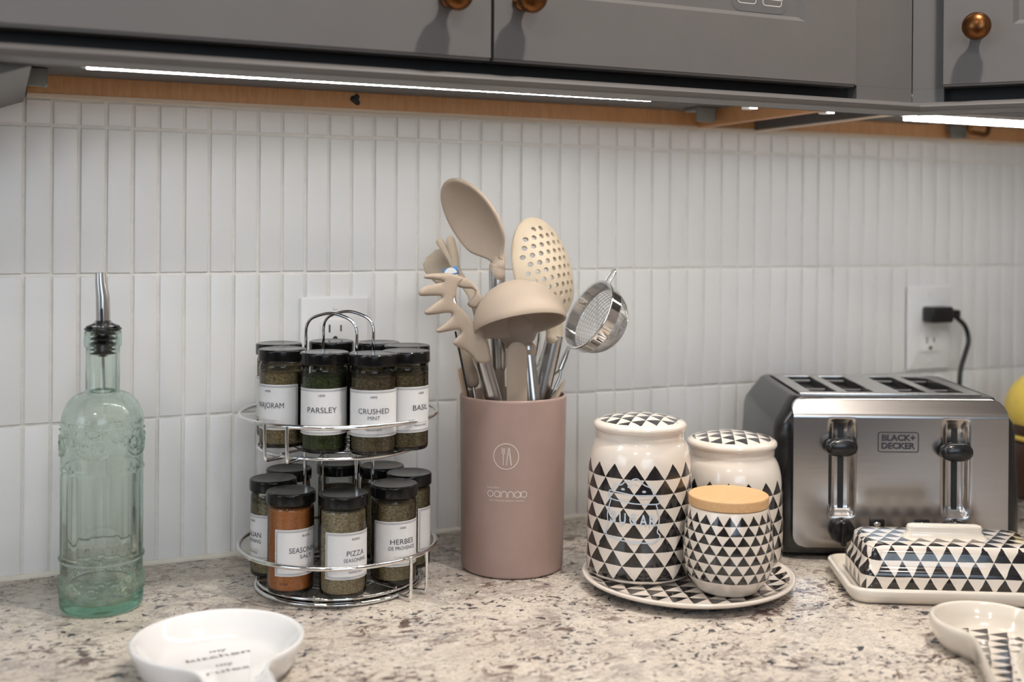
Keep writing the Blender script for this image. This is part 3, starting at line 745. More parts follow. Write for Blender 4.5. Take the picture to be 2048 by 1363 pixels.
bm = bmesh.new(); tube(bm, [Vector((.0, -.0, z_n1 + .004)), Vector((.0005, 0, z_n1 - .012)), Vector((.0010, 0, zb(778)))], .0013, 10); link('air_tube', bm, M_steel, bot, 50)
bm = bmesh.new(); rtube(bm, [Vector((CR.x * .0012, CR.y * .0012, 0)) - Vector((CF.x, CF.y, 0)) * .0062 + Vector((0, 0, zb(642))), Vector((CR.x * .0008, CR.y * .0008, 0)) - Vector((CF.x, CF.y, 0)) * .0060 + Vector((0, 0, zb(618)))], .0012, 10, flat=.4, nrm=-CF)
link('pour_slot', bm, M_dark, bot, 60)

# ================================================================== CHROME SPICE RACK
RX, RY = .2815, -.1315; ZU, ZL_ = .1385, .0110
rack = thing('spice_rack', 'two-tier round chrome wire spice rack holding sixteen jars', 'rack', (RX, RY, 0))
def ring(r, z, n=96): return [Vector((r * math.cos(2 * PI * k / n), r * math.sin(2 * PI * k / n), z)) for k in range(n)]
def ringobj(name, r, z, wr, parent=rack):
    bm = bmesh.new(); tube(bm, ring(r, z), wr, 10, closed=True); return link(name, bm, M_chrome, parent, 60)
def azc(u):  # azimuth in plan of a point of the circle seen u (fraction of the radius) to the right, camera side
    r2 = Vector((CR.x, CR.y)).normalized(); f2 = Vector((CF.x, CF.y)).normalized(); d = r2 * u - f2 * math.sqrt(max(0, 1 - u * u)); return math.atan2(d.y, d.x)
for zt_, hz_, az0 in ((ZU, .1665, azc(-.46)), (ZL_, .0405, azc(.86))):
    ringobj('hoop', .0948, hz_, .0021)
    ringobj('base_ring', .0770, zt_ - .0035, .0016); ringobj('base_ring', .0450, zt_ - .0035, .0014); ringobj('base_ring', .0240, zt_ - .0035, .0014)
    bm = bmesh.new()
    for k in range(6):
        a = az0 + .4 + PI * k / 6; d = Vector((math.cos(a), math.sin(a), 0)); tube(bm, [d * -.0775 + Vector((0, 0, zt_ - .0015)), d * .0775 + Vector((0, 0, zt_ - .0015))], .0011, 8)
    link('base_spokes', bm, M_chrome, rack, 60)
    for k in range(2):
        a = az0 + k * PI
        for da in (-.13, .13):
            d = Vector((math.cos(a + da), math.sin(a + da), 0)); zl = zt_ - .0045 if zt_ > .1 else .0035
            bm = bmesh.new(); tube(bm, fillet([d * .0968 + Vector((0, 0, hz_ + .0005)), d * .0968 + Vector((0, 0, zl)), d * .070 + Vector((0, 0, zl))], .004, 4), .0017, 8)
            link('bracket', bm, M_chrome, rack, 60)
bm = bmesh.new(); v, f = lathe_vf(rnd([(.074, .0005), (.079, .0005, .001), (.081, .003, .001), (.079, .0048, .001), (.074, .0048), (.074, .0005)]), 96); join(bm, v, f); link('turntable_foot', bm, M_chrome, rack, 40)
e1 = Vector((.656, -.755, 0)); e2 = Vector((.755, .656, 0))
Qf = onz(614, 640, .2600) ; Qf2 = onz(720, 655, .2600)
cen = Vector((RX, RY, 0)) 
for s_ in (-1, 1):
    off = e2 * (.0150 * s_); a = off - e1 * .0292; b = off + e1 * .0292; ztop = .2615
    bm = bmesh.new(); tube(bm, fillet([a + Vector((0, 0, .0045)), a + Vector((0, 0, ztop - .006)), (a * .62 + b * .38) * 1.0 + Vector((0, 0, ztop + .0015)), (a * .38 + b * .62) + Vector((0, 0, ztop + .0015)), b + Vector((0, 0, ztop - .006)), b + Vector((0, 0, .0045))], .012, 6), .0016, 10)
    link('handle_loop', bm, M_chrome, rack, 60)

H = dict(green=herb('parsley_flakes', (.060, .074, .022), (.13, .145, .05)), tan=herb('marjoram_leaves', (.30, .205, .10), (.50, .39, .22)), mint=herb('mint_leaves', (.155, .105, .055), (.31, .23, .13)),
         basil=herb('basil_leaves', (.18, .12, .06), (.33, .25, .13)), orange=herb('orange_salt', (.60, .20, .045), (.72, .28, .09), 900, .25), pizza=herb('pizza_herbs', (.37, .27, .14), (.58, .47, .30)),
         herbes=herb('provence_herbs', (.28, .20, .10), (.45, .36, .21)), italian=herb('italian_herbs', (.20, .155, .07), (.37, .29, .15)))
GR = .0213
jar_glass = lathe_vf(rnd([(0, .0016), (.017, .0012), (GR - .0015, 0, .001), (GR, .0022, .002), (GR, .0760, .001), (GR - .0008, .0785, .001), (GR - .0022, .0800, .001), (GR - .0022, .0815)], 4), 48)
me_glass = pydata(*jar_glass, 'glass_body'); me_glass.materials.append(M_jar); shade(me_glass, 50)
me_lid = pydata(*lathe_vf(rnd([(0, .0806), (.0221, .0806, .0008), (.0227, .0815, .0006), (.0227, .0905, .001), (.0216, .0918, .001), (.0195, .0914), (0, .0912)], 3), 64), 'lid'); me_lid.materials.append(M_lid); shade(me_lid, 40)
fillv = {}
def fill_mesh(k, top):
    key = (k, top)
    if key not in fillv:
        m_ = pydata(*lathe_vf(rnd([(0, .0035), (GR - .0025, .0035, .001), (GR - .0013, .0055, .001), (GR - .0013, top, .0005), (.010, top + .0012), (0, top + .0006)]), 40), 'filling'); m_.materials.append(H[k]); shade(m_, 50); fillv[key] = m_
    return fillv[key]
me_foot = pydata(*lathe_vf(rnd([(0, .0002), (.018, .0002, .001), (GR - .001, .0016, .001), (GR - .002, .0034, .001), (0, .0030)]), 40), 'thick_base')
M_gbase = thin_glass('thick_glass_base', (.88, .91, .89)); me_foot.materials.append(M_gbase); shade(me_foot, 50)
def label_sheet(half, z0, z1, rr):
    n = 40; v = []; f = []
    for k in range(n + 1):
        a = -half + 2 * half * k / n
        for z in (z0, z1): v.append((rr * math.cos(a), rr * math.sin(a), z))
    for k in range(n): f.append((2 * k, 2 * k + 2, 2 * k + 3, 2 * k + 1))
    return v, f
LZ0, LZ1 = .0175, .0597
me_lab = pydata(*label_sheet(1.40, LZ0, LZ1, GR + .00025), 'label'); me_lab.materials.append(M_paper); shade(me_lab, 180)
LR = GR + .00045
def frame_print():
    parts = []; hw = 1.40 * LR
    for d, wd in ((.0012, .00022), (.0022, .00030)):
        P = [(-hw + d, LZ0 + d), (hw - d, LZ0 + d), (hw - d, LZ1 - d), (-hw + d, LZ1 - d), (-hw + d, LZ0 + d)]; parts.append(stroke2d(seg2d(P, 24), wd))
    parts.append(stroke2d(seg2d([(-.009, .0262), (.009, .0262)], 8), .00018))
    return merge2d(parts)
FRM = frame_print()
def spice(u, v_, tier, kind, head, l1, l2, az_off, label, top=.0700, w1=None, w2=None, cap2=.0033, foot_text='PREMIUM SPICE'):
    zl = .2297 if tier else .1023; base_z = ZU if tier else ZL_
    p = onz(u, v_, zl); to = math.atan2(CP.y - p.y, CP.x - p.x)
    t_ = thing('spice_jar', label, 'jar', (p.x, p.y, base_z), to + math.radians(az_off), 'spice jars on the %s tier of the rack' % ('upper' if tier else 'lower'))
    lid_ = link('lid', me_lid, None, t_); gb = link('glass_body', me_glass, None, t_); fl = link('filling', fill_mesh(kind, top), None, t_)
    link('thick_base', me_foot, None, t_)
    if l1 is None: return t_
    lb = link('label', me_lab, None, t_, label='white label with thin double border')
    pr = [FRM, fit_text(head, .0020, .0062 if len(head) < 5 else .0085, 0, .0535)]
    if l2:
        pr.append(fit_text(l1, .0047, w1, 0, .0405)); pr.append(fit_text(l2, cap2, w2, 0, .0345))
    elif l1: pr.append(fit_text(l1, .0050, w1, 0, .0400))
    pr.append(fit_text(foot_text, .0017, .0150, 0, .0237))
    V, F = merge2d(pr); link('lettering', pydata(wrap_cyl(V, LR, 0, 0), F), M_ink, lb)
    return t_
spice(565, 697, 1, 'tan', 'HERB', 'MARJORAM', None, -38, 'spice jar of tan leaves labelled MARJORAM, upper tier', w1=.0320)
spice(649, 703.5, 1, 'green', 'HERB', 'PARSLEY', None, -6, 'spice jar of bright green flakes labelled PARSLEY, upper tier', w1=.0285)
spice(747, 706, 1, 'mint', 'HERB', 'CRUSHED', 'MINT', 2, 'spice jar labelled CRUSHED MINT, upper tier front', w1=.0300, w2=.0112)
spice(812, 701, 1, 'basil', 'HERB', 'BASIL', None, 42, 'spice jar labelled BASIL, upper tier right', w1=.0180)
spice(558, 686, 1, 'tan', 'HERB', '', None, -120, 'upper-tier spice jar half hidden behind the MARJORAM jar', w1=.030)
spice(663, 681.5, 1, 'mint', 'HERB', None, None, 180, 'upper-tier spice jar behind the PARSLEY jar under the wire handles')
spice(755, 684, 1, 'basil', 'HERB', None, None, 180, 'upper-tier spice jar behind the CRUSHED MINT jar')
spice(814, 690, 1, 'tan', 'HERB', None, None, 180, 'upper-tier spice jar directly behind the BASIL jar')
spice(546.5, 955, 0, 'italian', 'BLEND', 'ITALIAN', 'SEASONING', -62, 'spice jar labelled ITALIAN SEASONING, lower tier left', w1=.0235, w2=.0235)
sj = spice(582, 979.5, 0, 'orange', 'BLEND', 'SEASONING', 'SALT', 40, 'spice jar of orange powder labelled SEASONING SALT, lower tier', w1=.0330, w2=.0130, top=.0765)
spice(687, 984.8, 0, 'pizza', 'BLEND', 'PIZZA', 'SEASONING', 33, 'spice jar labelled PIZZA SEASONING, lower tier front', w1=.0185, w2=.0240, top=.0765)
spice(788, 965.5, 0, 'herbes', 'HERB', 'HERBES', 'DE PROVENCE', 24, 'spice jar labelled HERBES DE PROVENCE, lower tier', w1=.0245, w2=.0275, top=.0740)
spice(818, 944, 0, 'italian', 'BLEND', '', None, 105, 'lower-tier spice jar at the right behind the HERBES DE PROVENCE jar', top=.076, w1=.02, w2=.024)
spice(578, 935, 0, 'tan', 'HERB', None, None, 180, 'lower-tier spice jar at the back left behind ITALIAN SEASONING')
spice(678, 924, 0, 'mint', 'HERB', None, None, 180, 'lower-tier spice jar at the back behind PIZZA SEASONING', top=.066)
spice(764, 929.5, 0, 'herbes', 'HERB', None, None, 180, 'lower-tier spice jar at the back between two wire posts')
V, F = fit_text('3358', .0020, .0068, 0, 0); link('date_code', pydata(wrap_cyl(V, GR + .0003, math.radians(-56), .0105), F), M_ink, sj)

# ================================================================== UTENSIL HOLDER
hB = onz(1024, 1129); hx, hy = hB.x, hB.y; zh = lambda v: zat(hx, hy, v); HH = zh(786); hpm = prj(hB)[2] / FPX
RT, RB = 106.5 * hpm, 101.5 * hpm
hold = thing('utensil_holder', 'tall dusty pink cylindrical utensil holder with white print', 'utensil holder', (hx, hy, 0))
lathe('body', rnd([(0, .002), (RB - .004, .002), (RB - .003, 0, .001), (RB, .0015, .002), (RT, HH - .002, .001), (RT - .001, HH, .001), (RT - .0025, HH, .001), (RT - .0032, HH - .002, .001), (RB - .003, .005, .002), (0, .005)], 4), M_pink, hold, 128, 40)
to = math.atan2(CP.y - hy, CP.x - hx)
rz_f = lambda z: RB + (RT - RB) * z / HH + .0003
def hold_print(name, parts, zc, uoff):
    V, F = merge2d(parts); az = to + math.asin(uoff * hpm / RT)
    return link(name, pydata(wrap_cyl(V, RT, az, zc, rz_f), F), M_print, hold)
fr_z = lambda v: zat(hx - CF.x * RT, hy - CF.y * RT, v)
ic = []; ic.append(stroke2d([(.0126 * math.cos(2 * PI * k / 48), .0126 * math.sin(2 * PI * k / 48)) for k in range(48)], .0007, True))
for dx in (-.0040, -.0027, -.0014): ic.append(stroke2d([(dx, .0083), (dx, .0035)], .0005))
ic.append(stroke2d([(-.0040, .0036), (-.0036, .0024), (-.0018, .0024), (-.0014, .0036)], .0005)); ic.append(stroke2d([(-.0027, .0024), (-.0027, -.0085)], .0006))
ic.append(stroke2d([(.0004, -.0085), (.0024, .0078), (.0029, .0085), (.0034, .0078), (.0054, -.0085)], .0006)); ic.append(stroke2d([(.0026, .004), (.0040, -.001), (.0050, -.0085)], .0004))
hold_print('cutlery_emblem', ic, fr_z(913), -13)
def oa(x, tail):
    r = .0029; p = [stroke2d([(x + r * math.cos(2 * PI * k / 24), r * math.sin(2 * PI * k / 24)) for k in range(24)], .0006, True)]
    if tail: p.append(stroke2d([(x + r, r), (x + r, -r)], .0006))
    return p
def en(x):
    r = .0027; return [stroke2d([(x - r, -.003), (x - r, .0002)] + [(x + r * math.cos(PI - PI * k / 10), .0002 + r * math.sin(PI * k / 10)) for k in range(11)] + [(x + r, -.003)], .0006)]
lg = oa(-.0162, 0) + oa(-.0092, 1) + en(-.0023) + en(.0042) + oa(.0108, 1) + oa(.0172, 0)
lg = [([(x * 1.03, y * 1.0) for x, y in v], f) for v, f in lg]
lg.append(fit_text('Since 2014', .0013, .0125, -.0140, .0062)); lg.append(fit_text('Your Realistic Kitchen Partner', .0013, .0365, 0, -.0062))
hold_print('wordmark', lg, fr_z(989), -12)

# ---- utensils standing in the holder (each a thing of its own)
Zc = prj(hB)[2]
def to_floor(T, Q, z=.014):
    """continue the line T->Q down to the floor of the holder, kept inside its wall"""
    d = Q - T; p = T + d * ((z - T.z) / d.z); r = Vector((p.x - hx, p.y - hy)); lim = RB - .013
    if r.length > lim: r = r.normalized() * lim; p = Vector((hx + r.x, hy + r.y, z))
    return p
def mk(name, label, cat='utensil', group='utensils in the pink holder'):
    t_ = thing(name, label, cat, (hx, hy, .006), 0, group); return t_
def lobj(name, bm, mat, t_, sm=50, label=None):
    for v in bm.verts: v.co -= t_.location
    return link(name, bm, mat, t_, sm, label)
def frame(A, N):
    A = A.normalized(); N = (N - A * N.dot(A)).normalized(); Bv = N.cross(A); return A, N, Bv
def sheet(bm, outline, org, A, N, Bv, depth, th, holes=(), grid=.004, hfun=None):
    """closed shell over a 2D outline (x along Bv, y along A); hfun gives offset along N"""
    pts = [Vector(p) for p in outline]; nO = len(pts); edges = [(i, (i + 1) % nO) for i in range(nO)]
    xs = [p.x for p in pts]; ys = [p.y for p in pts]
    hol = []
    for hx_, hy_, hr in holes:
        s0_ = len(pts); K = 12
        for k in range(K): pts.append(Vector((hx_ + hr * math.cos(2 * PI * k / K), hy_ + hr * math.sin(2 * PI * k / K))))
        edges += [(s0_ + k, s0_ + (k + 1) % K) for k in range(K)]
    def inside(x, y):
        c = False
        for i in range(nO):
            a, b = pts[i], pts[(i + 1) % nO]
            if (a.y > y) != (b.y > y) and x < (b.x - a.x) * (y - a.y) / (b.y - a.y) + a.x: c = not c
        return c
    def odist(x, y):
        m = 9.
        for i in range(nO):
            a, b = pts[i], pts[(i + 1) % nO]; ab = b - a; t = max(0, min(1, ((x - a.x) * ab.x + (y - a.y) * ab.y) / max(ab.length_squared, 1e-12)))
            m = min(m, math.hypot(a.x + ab.x * t - x, a.y + ab.y * t - y))
        return m
    er = th * .55
    for i in range(nO):
        a = (pts[i] - pts[i - 1]).normalized(); c = (pts[(i + 1) % nO] - pts[i]).normalized()
        for d in (er * .18, er * .5, er):
            m = Vector((-(a.y + c.y), a.x + c.x)); m = m.normalized() if m.length > 1e-6 else Vector((-a.y, a.x))
            for sg in (1, -1):
                q = pts[i] + m * d * sg
                if inside(q.x, q.y) and odist(q.x, q.y) > d * .8: pts.append(q); break
    x = min(xs)
    while x < max(xs):
        y = min(ys)
        while y < max(ys):
            if inside(x, y) and odist(x, y) > er * 1.3 and all(math.hypot(x - a, y - b) > r + .0008 for a, b, r in holes): pts.append(Vector((x, y)))
            y += grid
        x += grid
    vo, eo, fo, _, _, _ = delaunay_2d_cdt(pts, edges, [], 0, 1e-7)
    F = []
    for q in fo:
        c = sum((vo[i] for i in q), Vector((0, 0))) / len(q)
        if len(set(q)) > 2 and inside(c.x, c.y) and all(math.hypot(c.x - a, c.y - b) > r * .97 for a, b, r in holes): F.append(q)
    base = [org + Bv * p.x + A * p.y + N * hfun(p.x, p.y) for p in vo]
    # normals by finite difference
    def nn(p):
        d = .0005; gx = (hfun(p.x + d, p.y) - hfun(p.x - d, p.y)) / (2 * d); gy = (hfun(p.x, p.y + d) - hfun(p.x, p.y - d)) / (2 * d)
        return (N - Bv * gx - A * gy).normalized()
    NV = [nn(p) for p in vo]
    TH = [th / 2 * math.sqrt(max(.0025, 1 - (1 - min(1, odist(p.x, p.y) / er)) ** 2)) for p in vo]
    top = [b + n_ * h_ for b, n_, h_ in zip(base, NV, TH)]; bot_ = [b - n_ * h_ for b, n_, h_ in zip(base, NV, TH)]
    n = len(vo); faces = [tuple(q) for q in F] + [tuple(i + n for i in reversed(q)) for q in F]
    cnt = {}
    for q in F:
        for i in range(len(q)):
            k = (q[i], q[(i + 1) % len(q)]); cnt[k] = 1
    for (a, b) in cnt:
        if (b, a) not in cnt: faces.append((b, a, a + n, b + n))
    vs = join(bm, top + bot_, faces); 
    return vs
def ellipse(a, b, n=48, neck=0., nw=.006):
    """head outline: y from 0 (neck) to 2b; narrows to nw at the neck"""
    out = []
    for k in range(n):
        t = -PI / 2 + 2 * PI * k / n; x = a * math.cos(t); y = b + b * math.sin(t)
        if y < b * .55:
            s = 1 - y / (b * .55); sg = 1 if x >= 0 else -1; x = sg * (abs(x) * (1 - s * s) + nw * s * s)
            if abs(math.cos(t)) < .02: x = 0
        out.append((x, y))
    return out
# large solid spoon
t_ = mk('solid_spoon', 'large solid beige silicone spoon, the tallest utensil in the pink holder', 'spoon')
T = at(994, 548, 1.185); Q = at(1000, 797, 1.185); E_ = to_floor(T, Q)
mid_ = T + (E_ - T) * ((548 - 757) / (548 - 1130.))
bm = bmesh.new(); tube(bm, [T + (T - Q) * .03, T + (mid_ - T) * .1, T + (mid_ - T) * .6, T + (mid_ - T) * .93, mid_], [.0084, .0086, .0086, .0075, .0045], 20, flat=.75, nrm=-CF); lobj('handle', bm, M_steel, t_, 50, 'brushed steel handle')
bm = bmesh.new(); rtube(bm, [mid_ + (T - mid_).normalized() * .002, E_], [.0055, .0060], 14); lobj('grip_tip', bm, M_sil, t_)
hd0 = at(996, 524, 1.185); tip = at(892, 362, 1.185); A = (tip - hd0); Lh = A.length; Aa = A.normalized(); side = (CF.cross(Aa)).normalized()
if side.dot(CR) > 0: side = -side
Nn = -CF * .72 + side * .69; A_, N_, B_ = frame(Aa, Nn)
bm = bmesh.new(); a_, b_ = .0335, Lh / 2
hf = lambda x, y: -.017 * max(0, 1 - (x / a_) ** 2 * .9 - ((y - b_) / b_) ** 2)
sheet(bm, ellipse(a_, b_, 56, nw=.0085), hd0, A_, N_, B_, 0, .0046, (), .0045, hf)
nkp = [T + (T - Q) * -.004, T + (T - Q) * .05, hd0 + (T - hd0) * .30 + B_ * 0] + [hd0 + A_ * y + N_ * (hf(0, y) - .0022) for y in (.004, .012, .022, .034)]
NP = catmull(nkp, 5); nr_ = [.0089, .0089, .0090, .0088, .0080, .0060, .0025]
rtube(bm, NP, [nr_[min(6, i // 5)] + (nr_[min(6, i // 5 + 1)] - nr_[min(6, i // 5)]) * (i % 5) / 5 for i in range(len(NP))], 18, flat=[max(.35, .8 - .02 * i) for i in range(len(NP))], nrm=N_)
lobj('head', bm, M_sil, t_, 60, 'deep oval beige spoon bowl')
# slotted skimmer
t_ = mk('slotted_spoon', 'pale cream skimmer spoon full of round holes', 'spoon')
T = at(1108, 676, 1.205); Q = at(1081, 797, 1.205); E_ = to_floor(T, Q)
bm = bmesh.new(); tube(bm, [T + (T - Q) * .05, T + (Q - T) * .2, Q, E_], [.0090, .0094, .0088, .0075], 20, flat=.75, nrm=-CF); lobj('handle', bm, M_steel, t_, 50, 'brushed steel handle')
hd0 = at(1110, 652, 1.205); tip = at(1056, 436, 1.215); A = tip - hd0; Lh = A.length; Aa = A.normalized()
A_, N_, B_ = frame(Aa, -CF * .80 + CR * .60)
a_, b_ = .0375, Lh / 2; hf = lambda x, y: .020 * max(0, 1 - (x / a_) ** 2 * .9 - ((y - b_) / b_) ** 2 * .9)
holes = []
for j in range(-5, 6):
    for i in range(-4, 5):
        x = i * .0088 + (j % 2) * .0044; y = b_ + j * .0088
        if (x / (a_ - .008)) ** 2 + ((y - b_) / (b_ - .013)) ** 2 < 1: holes.append((x, y, .0026))
bm = bmesh.new(); sheet(bm, ellipse(a_, b_, 60, nw=.008), hd0, A_, N_, B_, 0, .0034, holes, .0050, hf)
NP = catmull([T, hd0 + (T - hd0) * .5] + [hd0 + A_ * y + N_ * (hf(0, y) - .0020) for y in (.004, .014, .026)], 5)
rtube(bm, NP, [max(.002, .0098 - .0000 * i - max(0, i - 9) * .0007) for i in range(len(NP))], 18, flat=[max(.3, .75 - .025 * i) for i in range(len(NP))], nrm=N_)
lobj('head', bm, M_sil2, t_, 40, 'cream skimmer bowl with rows of round holes')
# ladle
t_ = mk('ladle', 'beige silicone ladle with domed cup turned down, in front of the skimmer', 'ladle')
T = at(1056, 700, 1.176); Q = at(1066, 797, 1.168); E_ = to_floor(T, Q)
bm = bmesh.new(); tube(bm, [T + (T - Q) * .08, T + (Q - T) * .2, Q, E_], [.0068, .0072, .0074, .0065], 20, flat=.8, nrm=-CF); lobj('handle', bm, M_steel, t_, 50, 'brushed steel handle')
cl = at(948, 667, 1.135); cr_ = at(1133, 634, 1.135); cc_ = (cl + cr_) / 2; ax = (cr_ - cl).normalized(); Rr = (cr_ - cl).length / 2
op = (-CU * .955 - CF * .30); op = (op - ax * op.dot(ax)).normalized(); third = op.cross(ax).normalized()
M4 = Matrix(((ax.x, third.x, -op.x, cc_.x), (ax.y, third.y, -op.y, cc_.y), (ax.z, third.z, -op.z, cc_.z), (0, 0, 0, 1)))
hgt = Rr * .98; po = []; K = 14
for k in range(K + 1):
    a = PI / 2 * k / K; po.append((Rr * math.cos(a) if k < K else 0, hgt * math.sin(a)))
pi_ = [((r - .0026) if r > .003 else 0, max(z - .0026 * math.sin(PI / 2 * (len(po) - 1 - 0) / K) * (1 if z > .004 else 0), 0)) for r, z in po][::-1]
v, f = lathe_vf(po[::-1] + [(Rr - .0004, -.0006), (Rr - .002, -.0006)] + [(max(0, (Rr - .0026)) * math.cos(PI / 2 * k / K) if k < K else 0, (hgt - .0026) * math.sin(PI / 2 * k / K)) for k in range(K + 1)], 64)
bm = bmesh.new(); join(bm, v, f, M4)
away = third if third.dot(CF) > 0 else -third
fx = ax * -.004
def cupw(k, off): # point on the inner far wall, k = angle up from the rim
    return cc_ + fx + away * ((Rr - off) * math.cos(k)) - op * ((hgt - off) * math.sin(k))
NP = catmull([T + (Q - T) * .06, T + (T - Q) * .03, cupw(0, .001) + op * .012 - away * .001, cupw(.02, .0018), cupw(.22, .0026), cupw(.5, .0030)], 6)
nr_ = [.0080, .0086, .0120, .0200, .0210, .0060]
rtube(bm, NP, [nr_[min(5, i // 6)] + (nr_[min(5, i // 6 + 1)] - nr_[min(5, i // 6)]) * (i % 6) / 6 for i in range(len(NP))], 24, flat=[.75, .75, .73, .71, .68, .64, .60, .54, .48, .42, .36, .31, .27, .24, .21, .19, .17, .16] + [.15] * (len(NP) - 18), nrm=away)
bmesh.ops.recalc_face_normals(bm, faces=bm.faces)
lobj('cup', bm, M_sil, t_, 50, 'domed beige ladle cup')
# flat silicone handle standing in front
t_ = mk('turner', 'flat round-ended beige turner standing in front of the ladle', 'turner')
T = at(1034, 703, 1.137); Q = at(1034, 797, 1.139)
bm = bmesh.new(); E_ = to_floor(T, Q, .012); pts = [T, T + (E_ - T) * .3, E_]
rtube(bm, pts, [.0102, .0104, .0104], 24, flat=.26, nrm=-CF); lobj('handle', bm, M_sil, t_, 50)
# pasta server
t_ = mk('pasta_server', 'beige silicone pasta server with long fingers pointing left', 'pasta server')
T = at(966, 722, 1.140); Q = at(987, 797, 1.146); E_ = to_floor(T, Q)
bm = bmesh.new(); tube(bm, [T + (T - Q) * .06, T + (Q - T) * .2, Q, E_], [.0074, .0078, .0082, .0070], 20, flat=.85, nrm=-CF); lobj('handle', bm, M_steel, t_, 50, 'brushed steel handle')
bm = bmesh.new(); Zs = 1.135; KP = Zs / FPX / 4.011
def crop(pts, n=3):
    P = catmull([Vector((a, b, 0)) for a, b in pts], n, True); return [(-(p.x - 420) * KP, -(p.y - 700) * KP) for p in P][::-1]
o0 = at(820 + 420 / 4.011, 460 + 700 / 4.011, Zs); Aq, Nq, Bq = frame(CU, -CF)
front_o = [(527, 1052), (500, 1010), (440, 962), (385, 935), (350, 908), (352, 882), (378, 856), (404, 828), (400, 802), (375, 796), (320, 802), (258, 811), (226, 808), (220, 788), (262, 758), (312, 718), (336, 688), (334, 662), (305, 656), (240, 662), (160, 669), (131, 655), (136, 632), (182, 598), (232, 562), (256, 540), (248, 520), (150, 519), (98, 516), (85, 494), (94, 468), (132, 443), (200, 425), (272, 412), (250, 400), (190, 389), (134, 381), (124, 364), (152, 346), (250, 340), (335, 346), (420, 374), (425, 392), (392, 430), (372, 480), (372, 530), (346, 556), (392, 606), (450, 668), (505, 735), (565, 815), (625, 900), (645, 990), (650, 1040), (600, 1070)]
hq = lambda x, y: .016 * max(0, x + .004) / .03 * (1 if x > -.004 else 0) + .05 * max(0, x) ** 1.0 * .2
sheet(bm, crop(front_o, 2), o0, Aq, Nq, Bq, 0, .0062, (), .0050, hq)
back_o = [(368, 440), (372, 412), (400, 392), (440, 386), (490, 412), (542, 480), (580, 560), (560, 600), (528, 630), (488, 628), (458, 602), (468, 574), (508, 532), (520, 496), (495, 474), (440, 472), (392, 462)]
sheet(bm, crop(back_o, 2), o0 + CF * .012, Aq, Nq, Bq, 0, .0050, (), .0050, lambda x, y: .25 * max(0, x + .004))
strap = [(372, 470), (350, 560), (420, 640), (500, 706), (560, 780), (620, 760), (600, 640), (570, 590), (530, 640), (490, 690), (440, 600), (400, 500)]
rtube(bm, catmull([T + (Q - T) * .02, T + (T - Q) * .12, at(958, 690, Zs + .002), at(952, 668, Zs + .001)], 4), [.0086] * 5 + [.0095] * 4 + [.0080] * 4, 16, flat=.6, nrm=-CF)
lobj('head', bm, M_sil, t_, 60, 'curved beige fingered head')
# tongs behind
t_ = mk('tongs', 'light beige tongs with two narrow tips behind the pasta server', 'tongs')
bm = bmesh.new(); Zt = 1.205; Jt = at(915, 545, Zt); Q = at(985, 650, Zt); E_ = to_floor(at(952, 640, Zt), at(968, 797, Zt))
for tip, w0 in (((880, 484), .0042), ((901, 481), .0050)):
    rtube(bm, catmull([at(tip[0], tip[1], Zt - .004), at((tip[0] * .45 + 915 * .55), tip[1] * .45 + 538 * .55, Zt - .002), Jt, at(948, 597, Zt), at(962, 640, Zt)], 5), [w0] * 5 + [w0 * .95] * 5 + [.0048] * 5 + [.0062] * 5 + [.0062], 12, flat=.5, nrm=-CF + CR * .4)
rtube(bm, [at(962, 640, Zt), E_], [.0060, .005], 12, flat=.6, nrm=-CF); lobj('arms', bm, M_sil3, t_)
# small curved spatula with a blue sticker
t_ = mk('spatula', 'light beige curved spatula blade at the far left of the holder with a blue sticker', 'spatula')
Zs = 1.225; hd0 = at(905, 572, Zs); tip = at(862, 508, Zs); A = tip - hd0; A_, N_, B_ = frame(A.normalized(), -CF * .8 - CR * .3 + CU * .2); Lh = A.length
bm = bmesh.new(); a_, b_ = .0165, Lh / 2; hf = lambda x, y: -.006 * (1 - (x / a_) ** 2)
sheet(bm, [(-.010, 0), (.010, 0), (.0145, Lh * .35), (.0165, Lh * .7), (.0140, Lh * .9), (.008, Lh), (-.006, Lh * 1.03), (-.0125, Lh * .97), (-.0150, Lh * .8), (-.0135, Lh * .4)], hd0, A_, N_, B_, 0, .004, (), .004, hf)
lobj('blade', bm, M_sil3, t_, 60)
bm = bmesh.new(); M0 = at(930, 700, Zs - .03); tube(bm, [hd0 + A_ * .004, at(916, 630, Zs - .01), M0], .0022, 10); E_ = to_floor(at(934, 715, Zs - .035), at(948, 797, Zs - .04)); tube(bm, [at(945, 766, 1.190), E_], .0022, 10); lobj('shaft', bm, M_steel, t_)
bm = bmesh.new(); rtube(bm, catmull([at(924, 690, 1.193), at(934, 722, 1.191), at(944, 762, 1.190)], 4), [.0055] * 3 + [.0065] * 3 + [.0078] * 3, 16, flat=.6, nrm=-CF); lobj('grip', bm, M_sil, t_)
bm = bmesh.new(); q = [at(884, 539, 1.198), at(915, 531, 1.198), at(918, 547, 1.197), at(890, 552, 1.197)]; bk = [p + CF * .0012 for p in q]
join(bm, q + bk, [(0, 3, 2, 1), (4, 5, 6, 7), (0, 1, 5, 4), (1, 2, 6, 5), (2, 3, 7, 6), (3, 0, 4, 7)]); stk = lobj('sticker', bm, M_blue, t_, 180, 'blue sticker with a white arc')
bm = bmesh.new(); cpt = (q[0] + q[1] + q[2] + q[3]) / 4 - CF * .0003; v = [cpt + CR * (.0072 * math.cos(a)) + CU * (-.0045 + .0085 * math.sin(a)) for a in [PI * k / 12 for k in range(13)]]
join(bm, v, [tuple(range(12, -1, -1))]); lobj('white_arc', bm, M_white, t_, 180).parent = stk
